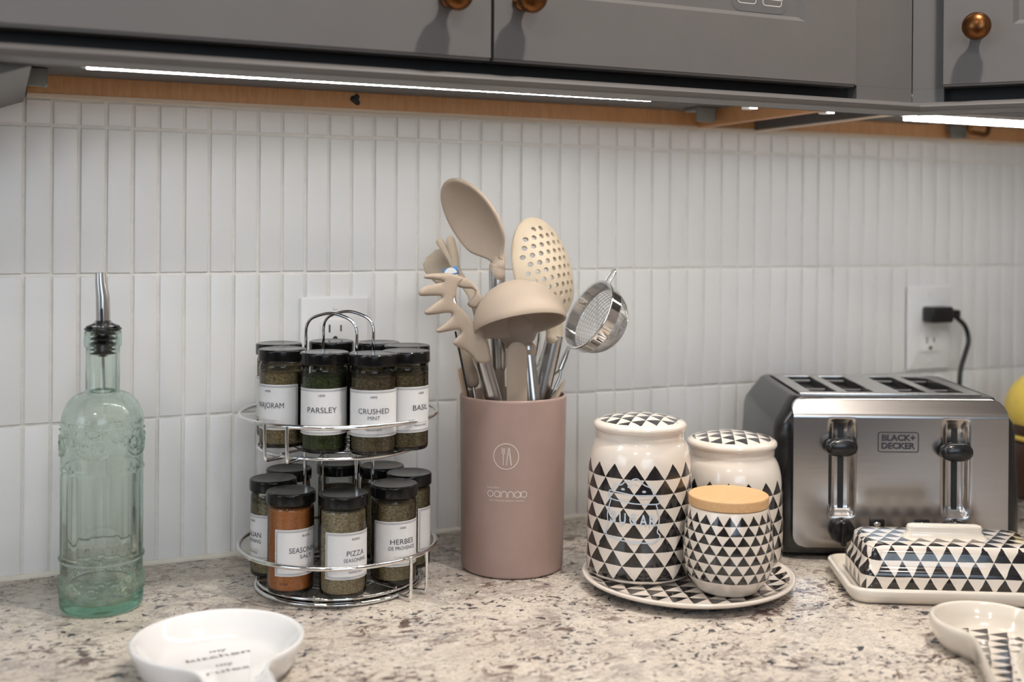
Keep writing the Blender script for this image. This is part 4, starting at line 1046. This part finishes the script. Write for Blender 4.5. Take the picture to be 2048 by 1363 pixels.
# thin dark skewer at the left
t_ = mk('skewer', 'thin dark metal skewer leaning on the left rim of the holder', 'skewer')
bm = bmesh.new(); T = at(911, 664, 1.165); Q = at(938, 797, 1.168); rtube(bm, [T, to_floor(T, Q)], .0011, 8); lobj('rod', bm, M_dark, t_)
# chopsticks left, sticks right
for i, (ua, va, ub, Zk) in enumerate(((918, 740, 929, 1.178), (922, 737, 932, 1.184), (927, 742, 936, 1.190))):
    t_ = mk('chopstick', ['leftmost of the three short wooden sticks at the left rim', 'middle of the three short wooden sticks at the left rim', 'rightmost of the three short wooden sticks at the left rim'][i], 'stick', 'wooden sticks at the left rim of the holder')
    T = at(ua, va, Zk); Q = at(ub, 797, Zk); bm = bmesh.new(); rtube(bm, [T, Q, to_floor(T, Q)], [.0014, .0018, .0020], 8); lobj('stick', bm, M_stick, t_)
for i, (ua, va, ub, Zk) in enumerate(((1130, 758, 1112, 1.175), (1125, 765, 1107, 1.185))):
    t_ = mk('chopstick', ['pale tapered stick nearest the right rim of the holder', 'pale tapered stick beside the strainer handle'][i], 'stick', 'pale sticks at the right rim of the holder')
    T = at(ua, va, Zk); Q = at(ub, 797, Zk); bm = bmesh.new(); rtube(bm, [T, Q, to_floor(T, Q)], [.0008, .0028, .0030], 8); lobj('stick', bm, M_sil2, t_)
# whisk
t_ = mk('whisk', 'steel wire whisk mostly hidden behind the ladle', 'whisk')
bm = bmesh.new(); wt = at(1068, 645, 1.225); wb = at(1062, 745, 1.222); ax = (wb - wt)
for k in range(5):
    a = PI * k / 5; d = CR * math.cos(a) + CF * math.sin(a)
    P = [wb + d * .003, wb - ax * .35 + d * .012, wb - ax * .75 + d * .018, wt + d * .010, wt - ax * .06, wt - d * .010, wb - ax * .75 - d * .018, wb - ax * .35 - d * .012, wb - d * .003]
    tube(bm, catmull(P, 5), .0007, 6)
lobj('wires', bm, M_chrome, t_)
bm = bmesh.new(); tube(bm, [wb - ax * .05, wb + ax * .1, to_floor(wt, wb)], [.0045, .006, .006], 14); lobj('handle', bm, M_steel, t_)
# strainer
t_ = mk('strainer', 'small round steel mesh strainer leaning out to the right of the holder', 'strainer')
cA = at(1177, 628, 1.215); top_ = at(1214, 565, 1.215); bot2 = at(1138, 692, 1.215)
Aa = (top_ - bot2).normalized(); RS = (top_ - bot2).length / 2; cA = (top_ + bot2) / 2
opn = (-CF * .36 - CR * .76 + CU * .48); A_, N_, B_ = frame(Aa, opn)      # N_ out of the open mouth
M4 = Matrix(((A_.x, B_.x, N_.x, cA.x), (A_.y, B_.y, N_.y, cA.y), (A_.z, B_.z, N_.z, cA.z), (0, 0, 0, 1)))
bm = bmesh.new(); v, f = lathe_vf(rnd([(RS - .0012, -.013), (RS - .001, 0), (RS + .0012, .0008, .0006), (RS + .0018, -.0006, .0006), (RS - .0002, -.0018), (RS - .0006, -.013), (RS - .0014, -.0135), (RS - .0012, -.013)]), 64); join(bm, v, f, M4)
rimo = lobj('rim', bm, M_chrome, t_, 45)
bm = bmesh.new(); RM = RS - .003; nl, nm = 64, 18; dep = .030
for i in range(nm):
    a = PI / 2 * i / nm; r = RM * math.cos(a); z = -.012 - dep * math.sin(a)
    tube(bm, [Vector((r * math.cos(2 * PI * k / 40), r * math.sin(2 * PI * k / 40), z)) for k in range(40)], .00042, 4, closed=True, M=M4)
for k in range(44):
    b = 2 * PI * k / 44
    tube(bm, [Vector((RM * math.cos(PI / 2 * i / 10) * math.cos(b), RM * math.cos(PI / 2 * i / 10) * math.sin(b), -.012 - dep * math.sin(PI / 2 * i / 10))) for i in range(11)], .00042, 4, M=M4)
ms = lobj('mesh_bowl', bm, M_mesh, t_, 180, 'fine wire mesh bowl'); ms['kind'] = 'stuff'
bm = bmesh.new(); hb_ = cA - A_ * RS; ht_ = cA + A_ * RS
tube(bm, fillet([ht_ - B_ * .005, ht_ + A_ * .016 - B_ * .004, ht_ + A_ * .016 + B_ * .004, ht_ + B_ * .005], .004, 5), .0013, 8)
lobj('hook_loop', bm, M_chrome, t_)
bm = bmesh.new(); h1 = at(1120, 738, 1.210); tube(bm, [hb_, hb_ + (h1 - hb_) * .5, h1], [.0020, .0032, .0030], 12)
E_ = to_floor(h1, at(1103, 797, 1.207)); tube(bm, [h1 + (hb_ - h1) * .05, at(1120, 752, 1.210), at(1103, 792, 1.207), E_], .0016, 10)
tube(bm, [h1, at(1098, 758, 1.222), to_floor(h1, at(1085, 797, 1.215))], .0016, 10)
lobj('wire_handle', bm, M_chrome, t_)

# ================================================================== PATTERNED CANISTERS ON THEIR TRAY
tp = onz(1375, 1143, .012); tr = thing('tray', 'round cream tray with black triangle pattern under the canisters', 'tray', (tp.x, tp.y, 0), 0)
TRr = .1035
prof = rnd([(0, .0030), (.060, .0030), (.070, 0, .003), (.080, .001, .003), (TRr - .002, .0095, .003), (TRr, .0125, .002), (TRr - .0025, .0140, .002), (TRr - .006, .0125, .003), (TRr - .016, .0085, .004), (0, .0080)], 4)
v, f = lathe_vf(prof, 96); me = pydata(v, f); uv_planar(me)
M_tray = tri_mat('triangle_tray_glaze', .0215, .0140, 0, 0, rot=math.radians(-20), rmax=.097); link('plate', me, M_tray, tr, 50)
def canister(name, label, u, Z, prof, wd, h, zoff, vmin, vmax, az, zbase, lid_prof=None, lid_rot=0.):
    p = CP + ray(u, 1000) * Z; t_ = thing(name, label, 'canister', (p.x, p.y, zbase), az, 'patterned canisters on the tray')
    v, f = lathe_vf(prof, 96); me = pydata(v, f); rref = max(r for r, z in prof); n_ = round(2 * PI * rref / wd); uv_cyl(me, wd * n_ / (2 * PI))
    for l in me.uv_layers[0].data: l.uv.y += zoff
    mt = tri_mat(name + '_glaze_%d' % int(u), wd, h, vmin, vmax); link('body', me, mt, t_, 50)
    if lid_prof:
        v, f = lathe_vf(lid_prof, 96); me = pydata(v, f); uv_planar(me)
        link('lid', me, tri_mat('lid_glaze_%d' % int(u), .0155, .0125, 0, 0, rot=lid_rot, rmax=.039), t_, 50)
    return t_, p
def big_profile(hb, rb=.0520):
    """hb: height of the shoulder start above the foot"""
    return rnd([(0, .002), (.040, .002), (.046, 0, .002), (rb - .002, .0015, .003), (rb, .007, .004), (rb - .0003, hb * .5), (rb - .0018, hb, .012), (.0465, hb + .013, .006), (.0425, hb + .0185, .004), (.0430, hb + .0225, .002), (.0430, hb + .0275), (.0390, hb + .0275), (.0390, hb + .020)], 5)
ZP = .0100
psu = CP + ray(1279, 1000) * 1.133; hs = zat(psu.x, psu.y, 912) - ZP; ztop_l = zat(psu.x, psu.y, 862) - ZP
def lid_profile(z, dome):
    return rnd([(0, z - .003), (.0375, z - .003), (.0385, z - .001, .001), (.0440, z - .0005, .001), (.0462, z + .0030, .002), (.0450, z + .0065, .002), (.0405, z + .0090, .002), (.022, z + dome - .0015, .006), (0, z + dome)], 5)
sug, ps = canister('canister', 'tall cream canister with black triangles and a SUGAR drawing', 1279, 1.133, big_profile(hs), 2 * PI * .0520 / 16, .01365, 0, .0, .0, .15, ZP, None)
bpy.data.objects.remove([c for c in sug.children][0])
def finish_big(t_, hb, az, key):
    v, f = lathe_vf(big_profile(hb), 96); me = pydata(v, f); wd = 2 * PI * .0520 / 16; uv_cyl(me, .0520)
    h = .01365; nrow = int((hb + .002) / h); z0 = .004
    for l in me.uv_layers[0].data: l.uv.y -= z0
    link('body', me, tri_mat('canister_glaze_' + key, wd, h, 0, nrow * h), t_, 50)
    zl = hb + .0275
    v, f = lathe_vf(lid_profile(zl + .0004, .0150), 96); me = pydata(v, f); uv_planar(me)
    link('lid', me, tri_mat('lid_glaze_' + key, .0160, .0125, 0, 0, rot=az, rmax=.0405), t_, 50)
finish_big(sug, hs, math.radians(-35), 'sugar')
pbk = CP + ray(1463, 1000) * 1.182; hb2 = zat(pbk.x, pbk.y, 945) - ZP
bk_ = thing('canister', 'second cream canister with black triangles, behind the bamboo-lidded jar', 'canister', (pbk.x, pbk.y, ZP), .9, 'patterned canisters on the tray')
finish_big(bk_, hb2, math.radians(-8), 'back')
# drawn sugar jar outline and lettering on the tall canister
to_s = math.atan2(CP.y - ps.y, CP.x - ps.x) - sug.rotation_euler.z
k_ = 2.12e3
def sp2(u, v_):   # pixel of the front face -> (x,z) on the unrolled body
    x = (u - 1279) / k_ ; x = .0522 * math.asin(max(-1, min(1, x / .0522))); sag = (.0522 - .0522 * math.cos(x / .0522)) * .30
    return (x, zat(ps.x - CF.x * .052, ps.y - CF.y * .052, v_) - ZP + sag * 0)
cv = 1180; ch = 940; kk = 200 / 1514.
def cpx(pts): return [sp2(cv + a * kk, ch + b * kk) for a, b in pts]
dr = []
def curve(pts, n=5, closed=False): P = catmull([Vector((a, b, 0)) for a, b in pts], n, closed); return [(p.x, p.y) for p in P]
for pl in ([(345, 330), (350, 275), (390, 235), (470, 240), (530, 190), (600, 195), (650, 145), (720, 135), (780, 190), (830, 230), (910, 265), (950, 330), (965, 385)],
           [(300, 340), (500, 362), (700, 385), (1000, 385), (1050, 430), (1050, 490), (1000, 515), (700, 512), (480, 490), (320, 465), (275, 420), (300, 340)],
           [(320, 475), (285, 600), (265, 700), (270, 850), (250, 980), (270, 1040), (400, 1070), (600, 1095), (800, 1100), (950, 1095), (1040, 1040), (1060, 990), (1020, 940), (1035, 860), (1050, 700), (1025, 600), (1000, 520)]):
    dr.append(stroke2d(cpx(curve(pl)), .00115))
for a, b in ((500, 303), (595, 262), (818, 325)):
    x, y = sp2(cv + a * kk, ch + b * kk); dr.append(disc2d(x, y, .0019, .0011))
x0_, z0_ = sp2(cv + 330 * kk, ch + 745 * kk); 
for ch_, a in (('S', 350), ('U', 495), ('G', 650), ('A', 810), ('R', 950)):
    x, y = sp2(cv + a * kk, ch + (750 + (a - 350) * .04) * kk); dr.append(fit_text(ch_, .0098, .0066 if ch_ != 'A' else .0074, x, y, thin=.00035))
V, F = merge2d(dr)
link('sugar_drawing', pydata(wrap_cyl(V, .0524, to_s, 0, lambda z: .0524), F), M_bprint, sug, None, 'pale blue line drawing of a sugar jar with the word SUGAR')
# small jar with bamboo lid
pj_ = CP + ray(1457, 1000) * 1.079; zj0 = ZP - .0008; zj = lambda v_: zat(pj_.x, pj_.y, v_) - zj0
ztb = zj(1000); jr = thing('canister', 'short round canister with black triangles and a flat bamboo lid', 'canister', (pj_.x, pj_.y, zj0), .4, 'patterned canisters on the tray')
jl = zj(990); prof = rnd([(0, .002), (.024, .002), (.026, 0, .001), (.0285, .002, .002), (.0340, .0085, .006), (.0400, .0170, .01), (.0424, .034, .012), (.0412, .055, .01), (.0370, jl - .0085, .004), (.0355, jl - .0085), (.033, jl - .0085), (.033, jl - .02)], 6)
v, f = lathe_vf(prof, 96); me = pydata(v, f); uv_cyl(me, .0415); 
for l in me.uv_layers[0].data: l.uv.y -= .0155
hrow = (jl - .0110 - .0155) / 7
link('body', me, tri_mat('small_canister_glaze', 2 * PI * .0415 / 21, hrow, 0, hrow * 7), jr, 50)
lathe('lid', rnd([(0, jl - .008), (.0366, jl - .008, .0006), (.0372, jl - .0074, .0006), (.0372, jl + .0010, .001), (.0362, jl + .0018, .001), (0, jl + .0018)], 3), M_bamboo, jr, 96, 40, label='flat pale bamboo lid')

# ================================================================== TOASTER
tB = onz(1795, 1119); rzt = math.radians(-25.5); tzf = lambda v_: zat(tB.x, tB.y, v_)
toa = thing('toaster', 'four-slice toaster of brushed steel and black plastic with two levers', 'toaster', (tB.x, tB.y, 0), rzt)
TW, TD, THt = .1315, .212, tzf(797)
tk = prj(tB)[2] / FPX
def ring_rr(hw, y0, y1, r, z, seg=6): return [(x, y, z) for x, y in rrect(-hw, hw, y0, y1, r, seg)]
rg = [ring_rr(TW - .010, .010, TD - .008, .02, .003), ring_rr(TW - .002, .002, TD - .002, .018, .006), ring_rr(TW, 0, TD, .018, .012), ring_rr(TW - .0005, .0005, TD, .018, .06), ring_rr(TW - .004, .0015, TD - .002, .018, THt - .034),
      ring_rr(TW - .006, .002, TD - .003, .018, THt - .026), ring_rr(TW - .019, .0065, TD - .008, .022, THt - .006), ring_rr(TW - .0225, .0095, TD - .011, .020, THt - .0012), ring_rr(TW - .0255, .0125, TD - .014, .018, THt),
      ring_rr(TW - .032, .026, TD - .022, .010, THt - .0005), ring_rr(TW - .0325, .0265, TD - .0225, .010, THt - .010)]
v = []; f = []; n = len(rg[0])
for q in rg: v += q
for i in range(len(rg) - 1):
    for k in range(n): f.append((i * n + k, i * n + (k + 1) % n, (i + 1) * n + (k + 1) % n, (i + 1) * n + k))
f.append(tuple(range(n - 1, -1, -1))); f.append(tuple((len(rg) - 1) * n + k for k in range(n)))
link('housing', pydata(v, f), M_black, toa, 32)
for sx in (-1, 1):
    for yy in (.03, TD - .03): boxobj('foot', sx * .10 - .010, sx * .10 + .010, yy - .01, yy + .01, 0, .0045, M_dark, toa, .001)
# steel top plate with four long openings
PXW = TW - .0345; py0, py1 = .0285, TD - .0245; ztp = THt + .0002
slots = [(-.083, -.054), (-.043, -.014), (.014, .043), (.054, .083)]; sy0, sy1 = .040, TD - .038
bm = bmesh.new()
def top_grid():
    xs = [-PXW] + [a for s_ in slots for a in s_] + [PXW]
    box(bm, -PXW, PXW, py0, sy0, ztp - .003, ztp + .0012, .0006); box(bm, -PXW, PXW, sy1, py1, ztp - .003, ztp + .0012, .0006)
    for i in range(0, len(xs), 2): box(bm, xs[i], xs[i + 1], sy0 - .001, sy1 + .001, ztp - .003, ztp + .0011)
top_grid(); plate_t = link('top_plate', bm, M_steel, toa, 35, 'brushed steel top plate')
for a, b in slots:
    bm = bmesh.new(); 
    for (x0q, x1q, y0q, y1q, z0q, z1q) in ((a, b, sy0, sy1, THt - .0088, THt - .008), (a - .0008, a, sy0, sy1, THt - .0088, ztp), (b, b + .0008, sy0, sy1, THt - .0088, ztp), (a, b, sy0 - .0008, sy0, THt - .0088, ztp), (a, b, sy1, sy1 + .0008, THt - .0088, ztp)): box(bm, x0q, x1q, y0q, y1q, z0q, z1q)
    sl = link('slot', bm, M_dark, toa); bm = bmesh.new()
    bm.free()
    for yy in (sy0 + .012, sy0 + .05, sy1 - .012):
        bm = bmesh.new(); tube(bm, [Vector((a + .001, yy, THt - .0035)), Vector((b - .001, yy, THt - .0035))], .0016, 8); link('guide_wire', bm, M_chrome, sl)
    for xx in (a + .006, b - .006):
        bm = bmesh.new(); v, f = lathe_vf([(0, .003), (.0028, .0026), (.0034, 0), (0, 0)], 12); join(bm, v, f, Matrix.Translation((xx, sy0 + .010, THt - .0042))); link('roller', bm, M_chrome, sl)
# steel front panel with two shallow lever channels
PH0, PH1 = tzf(1092), tzf(800) + .001; PW = 212 * tk; zbend = tzf(829)
lx = [(1679 - 1795) * tk, (1904 - 1795) * tk]; cz0, cz1 = tzf(1030), tzf(836); cw = .0138
def pf(x, z):
    y = -.0080
    if z > zbend: y += (z - zbend) * .85
    else: y += .0000
    for cx in lx:
        d = abs(x - cx)
        if d < cw:
            c = (1 - (d / cw) ** 2); e_ = 1.
            if z > cz1 - .014: e_ = max(0, 1 - ((z - (cz1 - .014)) / .014) ** 2)
            if z < cz0 + .012: e_ = max(0, 1 - (((cz0 + .012) - z) / .012) ** 2)
            y += .0062 * min(1, c * 1.6) * e_
    return y
nx, nz = 110, 72; v = []; f = []
def corner_in(x, z, r=.013):
    cx = PW - r; 
    zc0, zc1 = PH0 + r, PH1 - r
    dx = max(0, abs(x) - cx); dz_ = (zc0 - z) if z < zc0 else ((z - zc1) if z > zc1 else 0)
    return dx, dz_
idx = {}
for j in range(nz + 1):
    z = PH0 + (PH1 - PH0) * j / nz
    r = .013; dz_ = (PH0 + r - z) if z < PH0 + r else ((z - PH1 + r) if z > PH1 - r else 0)
    hw = PW - r + math.sqrt(max(0, r * r - dz_ * dz_))
    for i in range(nx + 1):
        x = -hw + 2 * hw * i / nx; idx[i, j] = len(v); v.append((x, pf(x, z), z))
for j in range(nz):
    for i in range(nx): f.append((idx[i, j], idx[i + 1, j], idx[i + 1, j + 1], idx[i, j + 1]))
# rim going back to the housing
border = [idx[i, 0] for i in range(nx + 1)] + [idx[nx, j] for j in range(1, nz + 1)] + [idx[i, nz] for i in range(nx - 1, -1, -1)] + [idx[0, j] for j in range(nz - 1, 0, -1)]
b0 = len(v)
for i in border: v.append((v[i][0], max(v[i][1] + .009, .003) if v[i][2] < zbend else v[i][1] + .007, v[i][2]))
nb = len(border)
for k in range(nb): f.append((border[k], b0 + k, b0 + (k + 1) % nb, border[(k + 1) % nb]))
link('front_panel', pydata(v, f), M_steelh, toa, 50, 'brushed steel front panel')
for cx in lx:
    yb = pf(cx, (cz0 + cz1) / 2)
    bm = bmesh.new(); P = rrect(cx - .0030, cx + .0030, tzf(1018), tzf(846), .0029, 5)
    outline_solid(P, -.0003, .0006, 0, bm, Matrix(((1, 0, 0, 0), (0, 0, -1, yb - .0003), (0, 1, 0, 0), (0, 0, 0, 1)))); link('lever_slot', bm, M_dark, toa)
for cx, zc in ((lx[0] - .0035, tzf(890)), (lx[1] - .0035, tzf(897))):
    bm = bmesh.new(); secs = []
    yb = pf(cx, zc)
    for (y, w_, h_, dz_) in ((yb + .002, .005, .004, 0), (yb - .006, .0055, .0045, 0), (yb - .009, .0135, .0075, .0), (yb - .013, .0162, .0098, .0005), (yb - .019, .0165, .0098, .001), (yb - .023, .0150, .0080, .001), (yb - .025, .0110, .0050, .001)):
        secs.append([(cx + w_ * math.copysign(abs(math.cos(t)) ** .75, math.cos(t)), y, zc + dz_ + h_ * math.copysign(abs(math.sin(t)) ** .9, math.sin(t))) for t in [2 * PI * k / 28 for k in range(28)]])
    v = [p for s_ in secs for p in s_]; f = [(i * 28 + k, i * 28 + (k + 1) % 28, (i + 1) * 28 + (k + 1) % 28, (i + 1) * 28 + k) for i in range(len(secs) - 1) for k in range(28)] + [tuple(range(27, -1, -1)), tuple((len(secs) - 1) * 28 + k for k in range(28))]
    join(bm, v, f); bmesh.ops.recalc_face_normals(bm, faces=bm.faces); link('lever', bm, M_black, toa, 50)
for cx in (lx[0], lx[1]):
    zc = tzf(1056); dial = lathe('dial', rnd([(0, 0), (.0132, 0, .0005), (.0134, .002, .001), (.0124, .008, .002), (.0105, .0092, .001), (0, .0094)]), M_black, toa, 48, 40)
    dial.matrix_local = Matrix.Translation((cx - .0005, -.0083, zc)) @ Matrix.Rotation(PI / 2, 4, 'X')
    bm = bmesh.new(); box(bm, -.0028, .0028, -.0145, .0110, .008, .0135, .0015); link('pointer', bm, M_black, dial, 40)
    tks = []
    for k in range(7):
        a = math.radians(-120 + 40 * k + 90); tks.append(stroke2d([(cx + .0168 * math.cos(a), zc + .0168 * math.sin(a)), (cx + .0180 * math.cos(a), zc + .0180 * math.sin(a))], .0005))
    V, F = merge2d(tks); link('scale_marks', pydata([(x, -.00825, z) for x, z in V], F), M_ink, toa)
for u in (1749, 1838):
    cx = (u - 1795) * tk; zc = tzf(1050); bm = bmesh.new(); outline_solid(rrect(cx - .0078, cx + .0078, zc - .0115, zc + .0085, .0016), 0, .0016, .0006, bm, Matrix(((1, 0, 0, 0), (0, 0, -1, -.0079), (0, 1, 0, 0), (0, 0, 0, 1))))
    bt = link('button', bm, M_black, toa, 40); bm = bmesh.new(); v, f = lathe_vf([(0, .0012), (.0022, .0008), (.0030, 0), (0, 0)], 20); join(bm, v, f, Matrix.Translation((cx, -.0093, zc + .0035)) @ Matrix.Rotation(PI / 2, 4, 'X') @ Matrix.Diagonal((1.25, .8, 1, 1))); link('indicator', bm, M_chrome, bt, 50)
cx = (1790 - 1795) * tk; zc = tzf(881); hw_, hh_ = 39.5 * tk, 19.5 * tk
lgp = [stroke2d(rrect(cx - hw_, cx + hw_, zc - hh_, zc + hh_, .0022, 4), .0009, True), fit_text('BLACK+', .0060, 66 * tk, cx + .0002, zc + .0042, thin=.0003), fit_text('DECKER', .0060, 66 * tk, cx, zc - .0042, thin=.0003)]
V, F = merge2d(lgp); link('logo', pydata([(x, -.00835, z) for x, z in V], F), M_ink, toa, None, 'black lettering in a rounded frame')

# ================================================================== BUTTER DISH
A0 = onz(1712, 1207); A1 = onz(1668, 1132); dyv = (A1 - A0); rzb = math.radians(-28.0)
bdx, bdy = Vector((math.cos(rzb), math.sin(rzb), 0)), Vector((-math.sin(rzb), math.cos(rzb), 0))
BW, BD = .205, .122; cen = A0 + bdx * (BW / 2 - .006) + bdy * (BD / 2 - .004)
bd = thing('butter_dish', 'cream butter dish with black triangle cover in front of the toaster', 'butter dish', (cen.x, cen.y, 0), rzb)
def loft(rings, cap0=True, cap1=True):
    v = []; f = []; n = len(rings[0])
    for q in rings: v += q
    for i in range(len(rings) - 1):
        for k in range(n): f.append((i * n + k, i * n + (k + 1) % n, (i + 1) * n + (k + 1) % n, (i + 1) * n + k))
    if cap0: f.append(tuple(range(n - 1, -1, -1)))
    if cap1: f.append(tuple((len(rings) - 1) * n + k for k in range(n)))
    return v, f
def R4(hx_, hy_, r, z, s=8): return [(x, y, z) for x, y in rrect(-hx_, hx_, -hy_, hy_, r, s)]
hxw, hyw = BW / 2, BD / 2
v, f = loft([R4(hxw - .010, hyw - .010, .012, .0), R4(hxw - .004, hyw - .004, .016, .0015), R4(hxw - .001, hyw - .001, .019, .007), R4(hxw, hyw, .020, .0125), R4(hxw - .001, hyw - .001, .019, .0145), R4(hxw - .004, hyw - .004, .016, .0148), R4(hxw - .007, hyw - .007, .013, .0125), R4(hxw - .010, hyw - .010, .011, .0085), R4(hxw - .014, hyw - .014, .009, .0075)])
link('tray', pydata(v, f), M_cream, bd, 60, 'plain cream oblong tray')
cx_, cy_ = hxw - .0155, hyw - .0165; zc_ = .0082; top_z = .0490
rings = [R4(cx_, cy_, .012, zc_), R4(cx_, cy_, .013, zc_ + .014), R4(cx_ - .0005, cy_ - .0005, .014, zc_ + .018), R4(cx_ - .0022, cy_ - .0022, .014, zc_ + .0205), R4(cx_ - .0040, cy_ - .0040, .014, zc_ + .024), R4(cx_ - .0055, cy_ - .0055, .014, top_z - .007), R4(cx_ - .0070, cy_ - .0070, .014, top_z - .0025), R4(cx_ - .0100, cy_ - .0100, .013, top_z), R4(cx_ - .02, cy_ - .02, .010, top_z + .0005)]
v, f = loft(rings); me = pydata(v, f); uv_box(me)
for l in me.uv_layers[0].data: l.uv.y -= zc_
cov = link('cover', me, tri_mat('butter_cover_glaze', .0168, .0140, -1, 1), bd, 40, 'cover with rows of black triangles')
bm = bmesh.new(); hl = .0365
def hs_(l, t_, z): return R4(l, t_, min(l, t_) * .98, z, 6)
v, f = loft([hs_(hl + .006, .0085, top_z - .001), hs_(hl + .0015, .0060, top_z + .003), hs_(hl - .001, .0050, top_z + .006), hs_(hl - .0005, .0052, top_z + .0100), hs_(hl - .002, .0046, top_z + .0122), hs_(hl - .006, .0025, top_z + .0130)])
link('handle', pydata(v, f), M_cream, cov, 60, 'plain cream ridge handle')

# ================================================================== SPOON RESTS
def dish(name, outline, rings, mats, parent, hs0=1.):
    """outline CCW; rings (inset, z)"""
    P = [Vector(p) for p in outline]; N = len(P)
    def ins(d):
        out = []
        for i in range(N):
            a = (P[i] - P[i - 1]).normalized(); c = (P[(i + 1) % N] - P[i]).normalized(); m = Vector((-a.y - c.y, a.x + c.x)).normalized()
            k = min(1, max(0, (-P[i].y - hs0) / .012)); out.append(P[i] + m * d * (1 - .45 * k * k * (3 - 2 * k)))
        return out
    rg = [[(q.x, q.y, z) for q in ins(d)] for d, z in rings]; v, f = loft(rg); me = pydata(v, f); uv_planar(me)
    o = link(name, me, mats, parent, 60)
    if isinstance(mats, list): me.polygons[len(me.polygons) - 1].material_index = 1
    return o
def spoon_outline(r, hw, L, n=40, nr=.03, end=.02):
    """bowl centre at origin, handle along -y"""
    # bowl arc, tangent fillet arc of radius nr, straight handle of half width hw
    cx_ = hw + nr; cy__ = -math.sqrt((r + nr) ** 2 - cx_ ** 2); a0 = math.atan2(cy__, cx_)          # direction bowl centre -> fillet centre
    pts = []
    for k in range(n + 1):
        a = a0 + (PI * 2 - 2 * (a0 + PI / 2)) * k / n if False else a0 + ((PI - 2 * a0)) * k / n
        pts.append((r * math.cos(a), r * math.sin(a)))
    left = []
    b0 = math.atan2(-cy__, cx_)                                                                       # fillet centre (left) -> bowl
    for k in range(1, 9):
        a = b0 * (1 - k / 8); left.append((-cx_ + nr * math.cos(a), cy__ + nr * math.sin(a)))
    ye = cy__ - L
    left += [(-hw, (cy__ + ye) / 2), (-hw, ye + hw)] + [(-hw * math.cos(t), ye + hw - hw * math.sin(t)) for t in [PI / 2 * k / 6 for k in range(1, 7)]]
    right = [(-x, y) for x, y in left[:-1]][::-1]
    return pts + left + right
cl_ = onz(436, 1276, .026); hd_ = onz(476, 1363, .026) - cl_; rzl = math.atan2(hd_.y, hd_.x) + PI / 2
srl = thing('spoon_rest', 'glossy white spoon rest with grey lettering at the bottom left', 'spoon rest', (cl_.x, cl_.y, 0), rzl)
srb = dish('dish', spoon_outline(.0665, .0245, .10, nr=.034), [(.020, .0), (.012, .0008), (.006, .010), (.0015, .022), (0, .0262), (.0006, .0276), (.0025, .0280), (.0050, .0260), (.0100, .0180), (.0160, .0105), (.0225, .0075)], M_white, srl, .058)
rd = onz(500, 1297, .008) - onz(372, 1320, .008); wr = math.atan2(rd.y, rd.x) - rzl; parts = []
for body, u, v_, cap, wd in (('my', 436, 1300, .0052, .0135), ('kitchen', 437, 1311, .0062, .0500), ('my', 449, 1327, .0052, .0135), ('rules', 456, 1339, .0052, .0330)):
    p = onz(u, v_, .0079) - Vector((cl_.x, cl_.y, 0)); p = Matrix.Rotation(-rzl, 3, 'Z') @ p
    V, F = fit_text(body, cap, wd, thin=.00005); V = [(x * math.cos(wr) - y * math.sin(wr) + p.x, x * math.sin(wr) + y * math.cos(wr) + p.y) for x, y in V]; parts.append((V, F))
V, F = merge2d(parts); link('lettering', pydata([(x, y, .0079) for x, y in V], F), M_grey_ink, srb, None, 'grey typewriter lettering')
cr2 = onz(1978, 1243, .022); hd_ = onz(2012, 1363, .022) - onz(1978, 1290, .022); rzr = math.atan2(hd_.y, hd_.x) + PI / 2
srr = thing('spoon_rest', 'cream spoon rest with black triangle print inside at the bottom right', 'spoon rest', (cr2.x, cr2.y, 0), rzr)
dish('dish', spoon_outline(.0465, .0190, .13, nr=.030), [(.014, .0), (.008, .0008), (.0025, .009), (.0, .018), (-.0005, .0225), (.0008, .0250), (.0028, .0256), (.0050, .0240), (.0080, .0150), (.0115, .0085), (.0160, .0065)],
     [M_cream, tri_mat('spoon_rest_glaze', .0190, .0125, 0, 0, rot=math.radians(150), rmax=1.0)], srr, .038)

# ================================================================== YELLOW LIDDED JAR AT THE RIGHT EDGE
py_ = CP + ray(2098, 1000) * 1.50; zy = lambda v_: zat(py_.x, py_.y, v_)
yj = thing('jar', 'dark brown jar with a domed yellow lid at the right edge behind the toaster', 'jar', (py_.x, py_.y, 0))
r_y = .058; lathe('body', rnd([(0, .001), (.030, 0, .002), (.036, .004, .003), (.044, zy(1000), .01), (.050, zy(960), .01), (.050, zy(900), .003), (.047, zy(882), .003), (.049, zy(880)), (.046, zy(878)), (0, zy(878))], 4), M_brown, yj, 64, 50)
lathe('rim_band', rnd([(0, zy(878) + .0002), (.049, zy(878) + .0002, .001), (.0505, zy(872), .001), (.049, zy(868), .001), (0, zy(868))]), M_yellow, yj, 64, 50)
lathe('lid_band', rnd([(0, zy(868) + .0002), (.048, zy(868) + .0002, .001), (.0505, zy(856), .002), (.049, zy(846), .001), (0, zy(846))]), M_brown, yj, 64, 50)
lathe('lid', [(0, zy(846) + .0002), (.0500, zy(846) + .0002)] + [(r_y * math.cos(a) * .95, zy(820) + (zy(738) - zy(820)) * math.sin(a)) for a in [-.2 + (PI / 2 + .2) * k / 14 for k in range(14)]] + [(0, zy(738))], M_yellow, yj, 64, 50)
